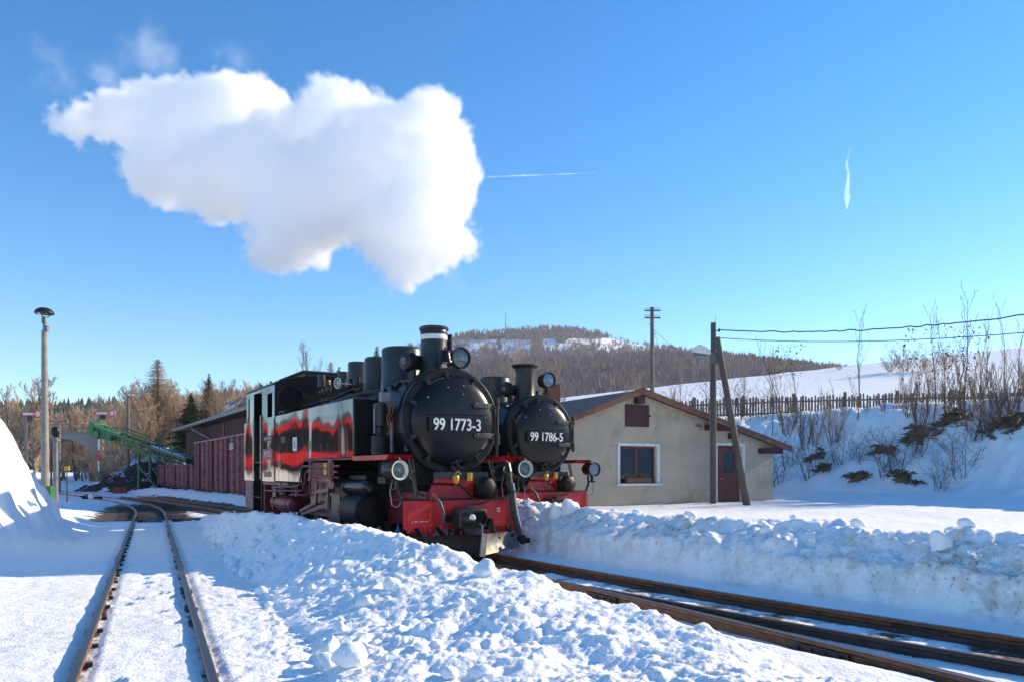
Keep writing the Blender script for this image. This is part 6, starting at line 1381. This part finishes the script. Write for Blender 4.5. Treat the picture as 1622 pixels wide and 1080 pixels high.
# ---------------------------------------------------------------- steam
def vol_mat(name, dens, aniso=0.0, col=(1, 1, 1)):
    m = bpy.data.materials.new(name); m.use_nodes = True; n = m.node_tree.nodes; l = m.node_tree.links; n.clear()
    pv = n.new('ShaderNodeVolumePrincipled'); pv.inputs['Color'].default_value = (*col, 1); pv.inputs['Density'].default_value = dens; pv.inputs['Anisotropy'].default_value = aniso
    pv.inputs['Density Attribute'].default_value = 'density'
    o = n.new('ShaderNodeOutputMaterial'); l.new(pv.outputs[0], o.inputs['Volume']); return m
def cloud(name, blobs, vox, mat, label, cat, nscale=1.1, namp=.72, edge=.08, wisp=(), seed=0.0, soft=.35):
    """a density grid: soft union of ellipsoids, eroded by billowing noise"""
    lo = Vector((1e9,)*3); hi = Vector((-1e9,)*3)
    for c, r, w in list(blobs)+list(wisp):
        for i in range(3): lo[i] = min(lo[i], c[i]-r[i]*1.25); hi[i] = max(hi[i], c[i]+r[i]*1.25)
    me = bpy.data.volumes.new(name); o = link(name, me); tag(o, label, cat, kind='stuff')
    ng = bpy.data.node_groups.new(name, 'GeometryNodeTree'); ng.interface.new_socket('Geometry', in_out='OUTPUT', socket_type='NodeSocketGeometry')
    ng.interface.new_socket('Geometry', in_out='INPUT', socket_type='NodeSocketGeometry')
    N = ng.nodes; Lk = ng.links; out = N.new('NodeGroupOutput'); N.new('NodeGroupInput')
    pos = N.new('GeometryNodeInputPosition').outputs[0]
    def math_(op, a, b=None, c=None, clamp=False):
        q = N.new('ShaderNodeMath'); q.operation = op; q.use_clamp = clamp
        for k, v in enumerate((a, b, c)):
            if v is None: continue
            if isinstance(v, (int, float)): q.inputs[k].default_value = v
            else: Lk.new(v, q.inputs[k])
        return q.outputs[0]
    def noise(scale, detail, off, rough=.55, ntype=None, lac=2.0):
        t = N.new('ShaderNodeTexNoise'); t.inputs['Scale'].default_value = scale; t.inputs['Detail'].default_value = detail; t.inputs['Roughness'].default_value = rough; t.inputs['Lacunarity'].default_value = lac
        v = N.new('ShaderNodeVectorMath'); v.operation = 'ADD'; Lk.new(pos, v.inputs[0]); v.inputs[1].default_value = (off, off*1.7, -off); Lk.new(v.outputs[0], t.inputs['Vector']); return t.outputs['Fac']
    def field(bl):
        acc = None
        for c, r, w in bl:
            s = N.new('ShaderNodeVectorMath'); s.operation = 'SUBTRACT'; Lk.new(pos, s.inputs[0]); s.inputs[1].default_value = c
            d = N.new('ShaderNodeVectorMath'); d.operation = 'DIVIDE'; Lk.new(s.outputs[0], d.inputs[0]); d.inputs[1].default_value = r
            ln = N.new('ShaderNodeVectorMath'); ln.operation = 'LENGTH'; Lk.new(d.outputs[0], ln.inputs[0])
            v = math_('MULTIPLY', math_('SUBTRACT', 1.0, ln.outputs['Value']), w*min(r))
            acc = v if acc is None else math_('SMOOTH_MAX', acc, v, soft)
        return acc
    n1 = noise(nscale, 6, seed, .58); n2 = noise(nscale*3.3, 5, seed+9, .62)
    bil = math_('ABSOLUTE', math_('SUBTRACT', noise(nscale*1.7, 4, seed+20, .55), .5))       # billows
    nz = math_('ADD', math_('MULTIPLY', math_('SUBTRACT', n1, .5), namp*1.5), math_('ADD', math_('MULTIPLY', math_('SUBTRACT', n2, .5), namp*1.0), math_('MULTIPLY', math_('SUBTRACT', .11, bil), namp*.8)))
    f = math_('ADD', field(blobs), nz)
    dens = math_('SMOOTHSTEP', f, 0, 1) if False else None
    mr = N.new('ShaderNodeMapRange'); mr.interpolation_type = 'SMOOTHSTEP'; mr.inputs['From Min'].default_value = 0.0; mr.inputs['From Max'].default_value = edge; Lk.new(f, mr.inputs['Value']); dens = mr.outputs[0]
    if wisp:
        fw = math_('ADD', field(wisp), math_('MULTIPLY', math_('SUBTRACT', noise(nscale*1.2, 7, seed+40, .68), .56), 2.6))
        mw = N.new('ShaderNodeMapRange'); mw.interpolation_type = 'SMOOTHSTEP'; mw.inputs['From Min'].default_value = 0.0; mw.inputs['From Max'].default_value = .9; mw.inputs['To Max'].default_value = .20; Lk.new(fw, mw.inputs['Value'])
        dens = math_('MAXIMUM', dens, mw.outputs[0])
    vc = N.new('GeometryNodeVolumeCube'); Lk.new(dens, vc.inputs['Density']); vc.inputs['Background'].default_value = 0.0
    vc.inputs['Min'].default_value = lo; vc.inputs['Max'].default_value = hi
    for i, k in enumerate('XYZ'): vc.inputs['Resolution '+k].default_value = max(8, int((hi[i]-lo[i])/vox))
    sm = N.new('GeometryNodeSetMaterial'); sm.inputs['Material'].default_value = mat; Lk.new(vc.outputs[0], sm.inputs['Geometry']); Lk.new(sm.outputs[0], out.inputs[0])
    me.materials.append(mat)
    md = o.modifiers.new('volume', 'NODES'); md.node_group = ng
    return o
def B(px, py, D, rpx, ry=None, rd=None, w=1.0):
    s = D/FPX; return (tuple(at(px, py, D)), (rpx*s, (rd or max(rpx, ry or rpx))*s, (ry or rpx)*s), w)
bl = [B(626, 405, 12.8, 42, 52), B(688, 384, 12.8, 44, 36), B(722, 386, 12.7, 30, 20), B(655, 410, 12.8, 35, 35), B(640, 340, 13.1, 90, 80), B(690, 270, 13.2, 60, 75), B(675, 200, 13.4, 55, 55), B(590, 260, 13.5, 95, 85), B(540, 200, 13.8, 70, 62), B(520, 300, 13.8, 95, 85), B(475, 366, 13.8, 70, 44), B(430, 270, 14.2, 90, 85), B(380, 190, 14.6, 75, 75), B(360, 270, 14.6, 85, 70), B(290, 200, 15.0, 80, 65), B(270, 265, 15.0, 70, 60), B(210, 195, 15.4, 58, 42), B(160, 195, 15.7, 42, 26), B(118, 195, 16.0, 30, 24), B(445, 395, 13.8, 45, 30), B(455, 235, 14.1, 75, 62), B(612, 222, 13.5, 60, 48), B(480, 195, 14.0, 45, 38), B(318, 300, 14.6, 50, 30)]
ws = [B(232, 75, 15.5, 55, 55, 60), B(250, 100, 15.4, 45, 40, 50), B(75, 85, 16.2, 45, 30, 45), B(95, 130, 16.2, 60, 40, 50), B(370, 90, 14.8, 45, 40, 45), B(160, 120, 16, 70, 40, 60), B(700, 450, 12.6, 45, 45, 35, 1.8), B(697, 492, 12.5, 24, 34, 24, 2.2)]
VM = vol_mat('steam_volume', 3.5, 0.0)
cloud('steam_cloud', bl, .047, VM, 'big billowing white steam cloud drifting left above the locomotives', 'steam', wisp=ws)

# ---------------------------------------------------------------- vapour trails high in the sky
m = bpy.data.materials.new('vapour_trail'); m.use_nodes = True; n = m.node_tree.nodes; l = m.node_tree.links; n.clear()
tr_ = n.new('ShaderNodeBsdfTransparent'); df = n.new('ShaderNodeBsdfDiffuse'); df.inputs['Color'].default_value = (.95, .93, 1, 1); tl = n.new('ShaderNodeBsdfTranslucent'); tl.inputs['Color'].default_value = (.95, .93, 1, 1); ad = n.new('ShaderNodeAddShader'); l.new(df.outputs[0], ad.inputs[0]); l.new(tl.outputs[0], ad.inputs[1]); mxs = n.new('ShaderNodeMixShader'); om = n.new('ShaderNodeOutputMaterial')
ge = n.new('ShaderNodeNewGeometry'); tx = n.new('ShaderNodeTexNoise'); tx.inputs['Scale'].default_value = .004; tx.inputs['Detail'].default_value = 6; l.new(ge.outputs['Position'], tx.inputs['Vector'])
mr = n.new('ShaderNodeMapRange'); mr.inputs['From Min'].default_value = .42; mr.inputs['From Max'].default_value = .72; mr.inputs['To Min'].default_value = .02; mr.inputs['To Max'].default_value = .22; l.new(tx.outputs['Fac'], mr.inputs['Value'])
l.new(mr.outputs[0], mxs.inputs['Fac']); l.new(tr_.outputs[0], mxs.inputs[1]); l.new(ad.outputs[0], mxs.inputs[2]); l.new(mxs.outputs[0], om.inputs['Surface'])
def trail(pts, radii, label):
    e = MB(); e.tube([at(px, py, 6000) for px, py in pts], [r*5 for r in radii], 10); tag(e.build('vapour_trail', m, None, sharp=60), label, 'vapour trail', kind='stuff')
trail([(742, 282), (800, 279.5), (870, 277), (942, 274)], [1.2, 1.3, 1.2, .6], 'thin straight vapour trail right of the steam cloud')
rg_ = random.Random(2)
trail([(1344+rg_.uniform(-2, 2)-k*.3, 236+k*9.5) for k in range(11)], [1, 1.2, 1.5, 2.5, 1.8, 2, 3, 3.5, 4.5, 3, .6], 'short ragged vapour trail hanging high above the hut')

# ---------------------------------------------------------------- winter haze between here and the mountain
hm = bpy.data.materials.new('haze'); hm.use_nodes = True; n = hm.node_tree.nodes; l = hm.node_tree.links; n.clear()
pv = n.new('ShaderNodeVolumePrincipled'); pv.inputs['Color'].default_value = (.95, .93, 1, 1); pv.inputs['Density'].default_value = 0.00017; pv.inputs['Anisotropy'].default_value = 0.2
om = n.new('ShaderNodeOutputMaterial'); l.new(pv.outputs[0], om.inputs['Volume']); pv.inputs['Density Attribute'].default_value = ''; hm.cycles.homogeneous_volume = True
e = MB(); e.box(-1600, 1600, -1600, 1600, -75, 245); hz_ = e.build('haze', hm, None, sharp=0); tag(hz_, 'thin pale winter haze over the valley', 'haze', kind='stuff')
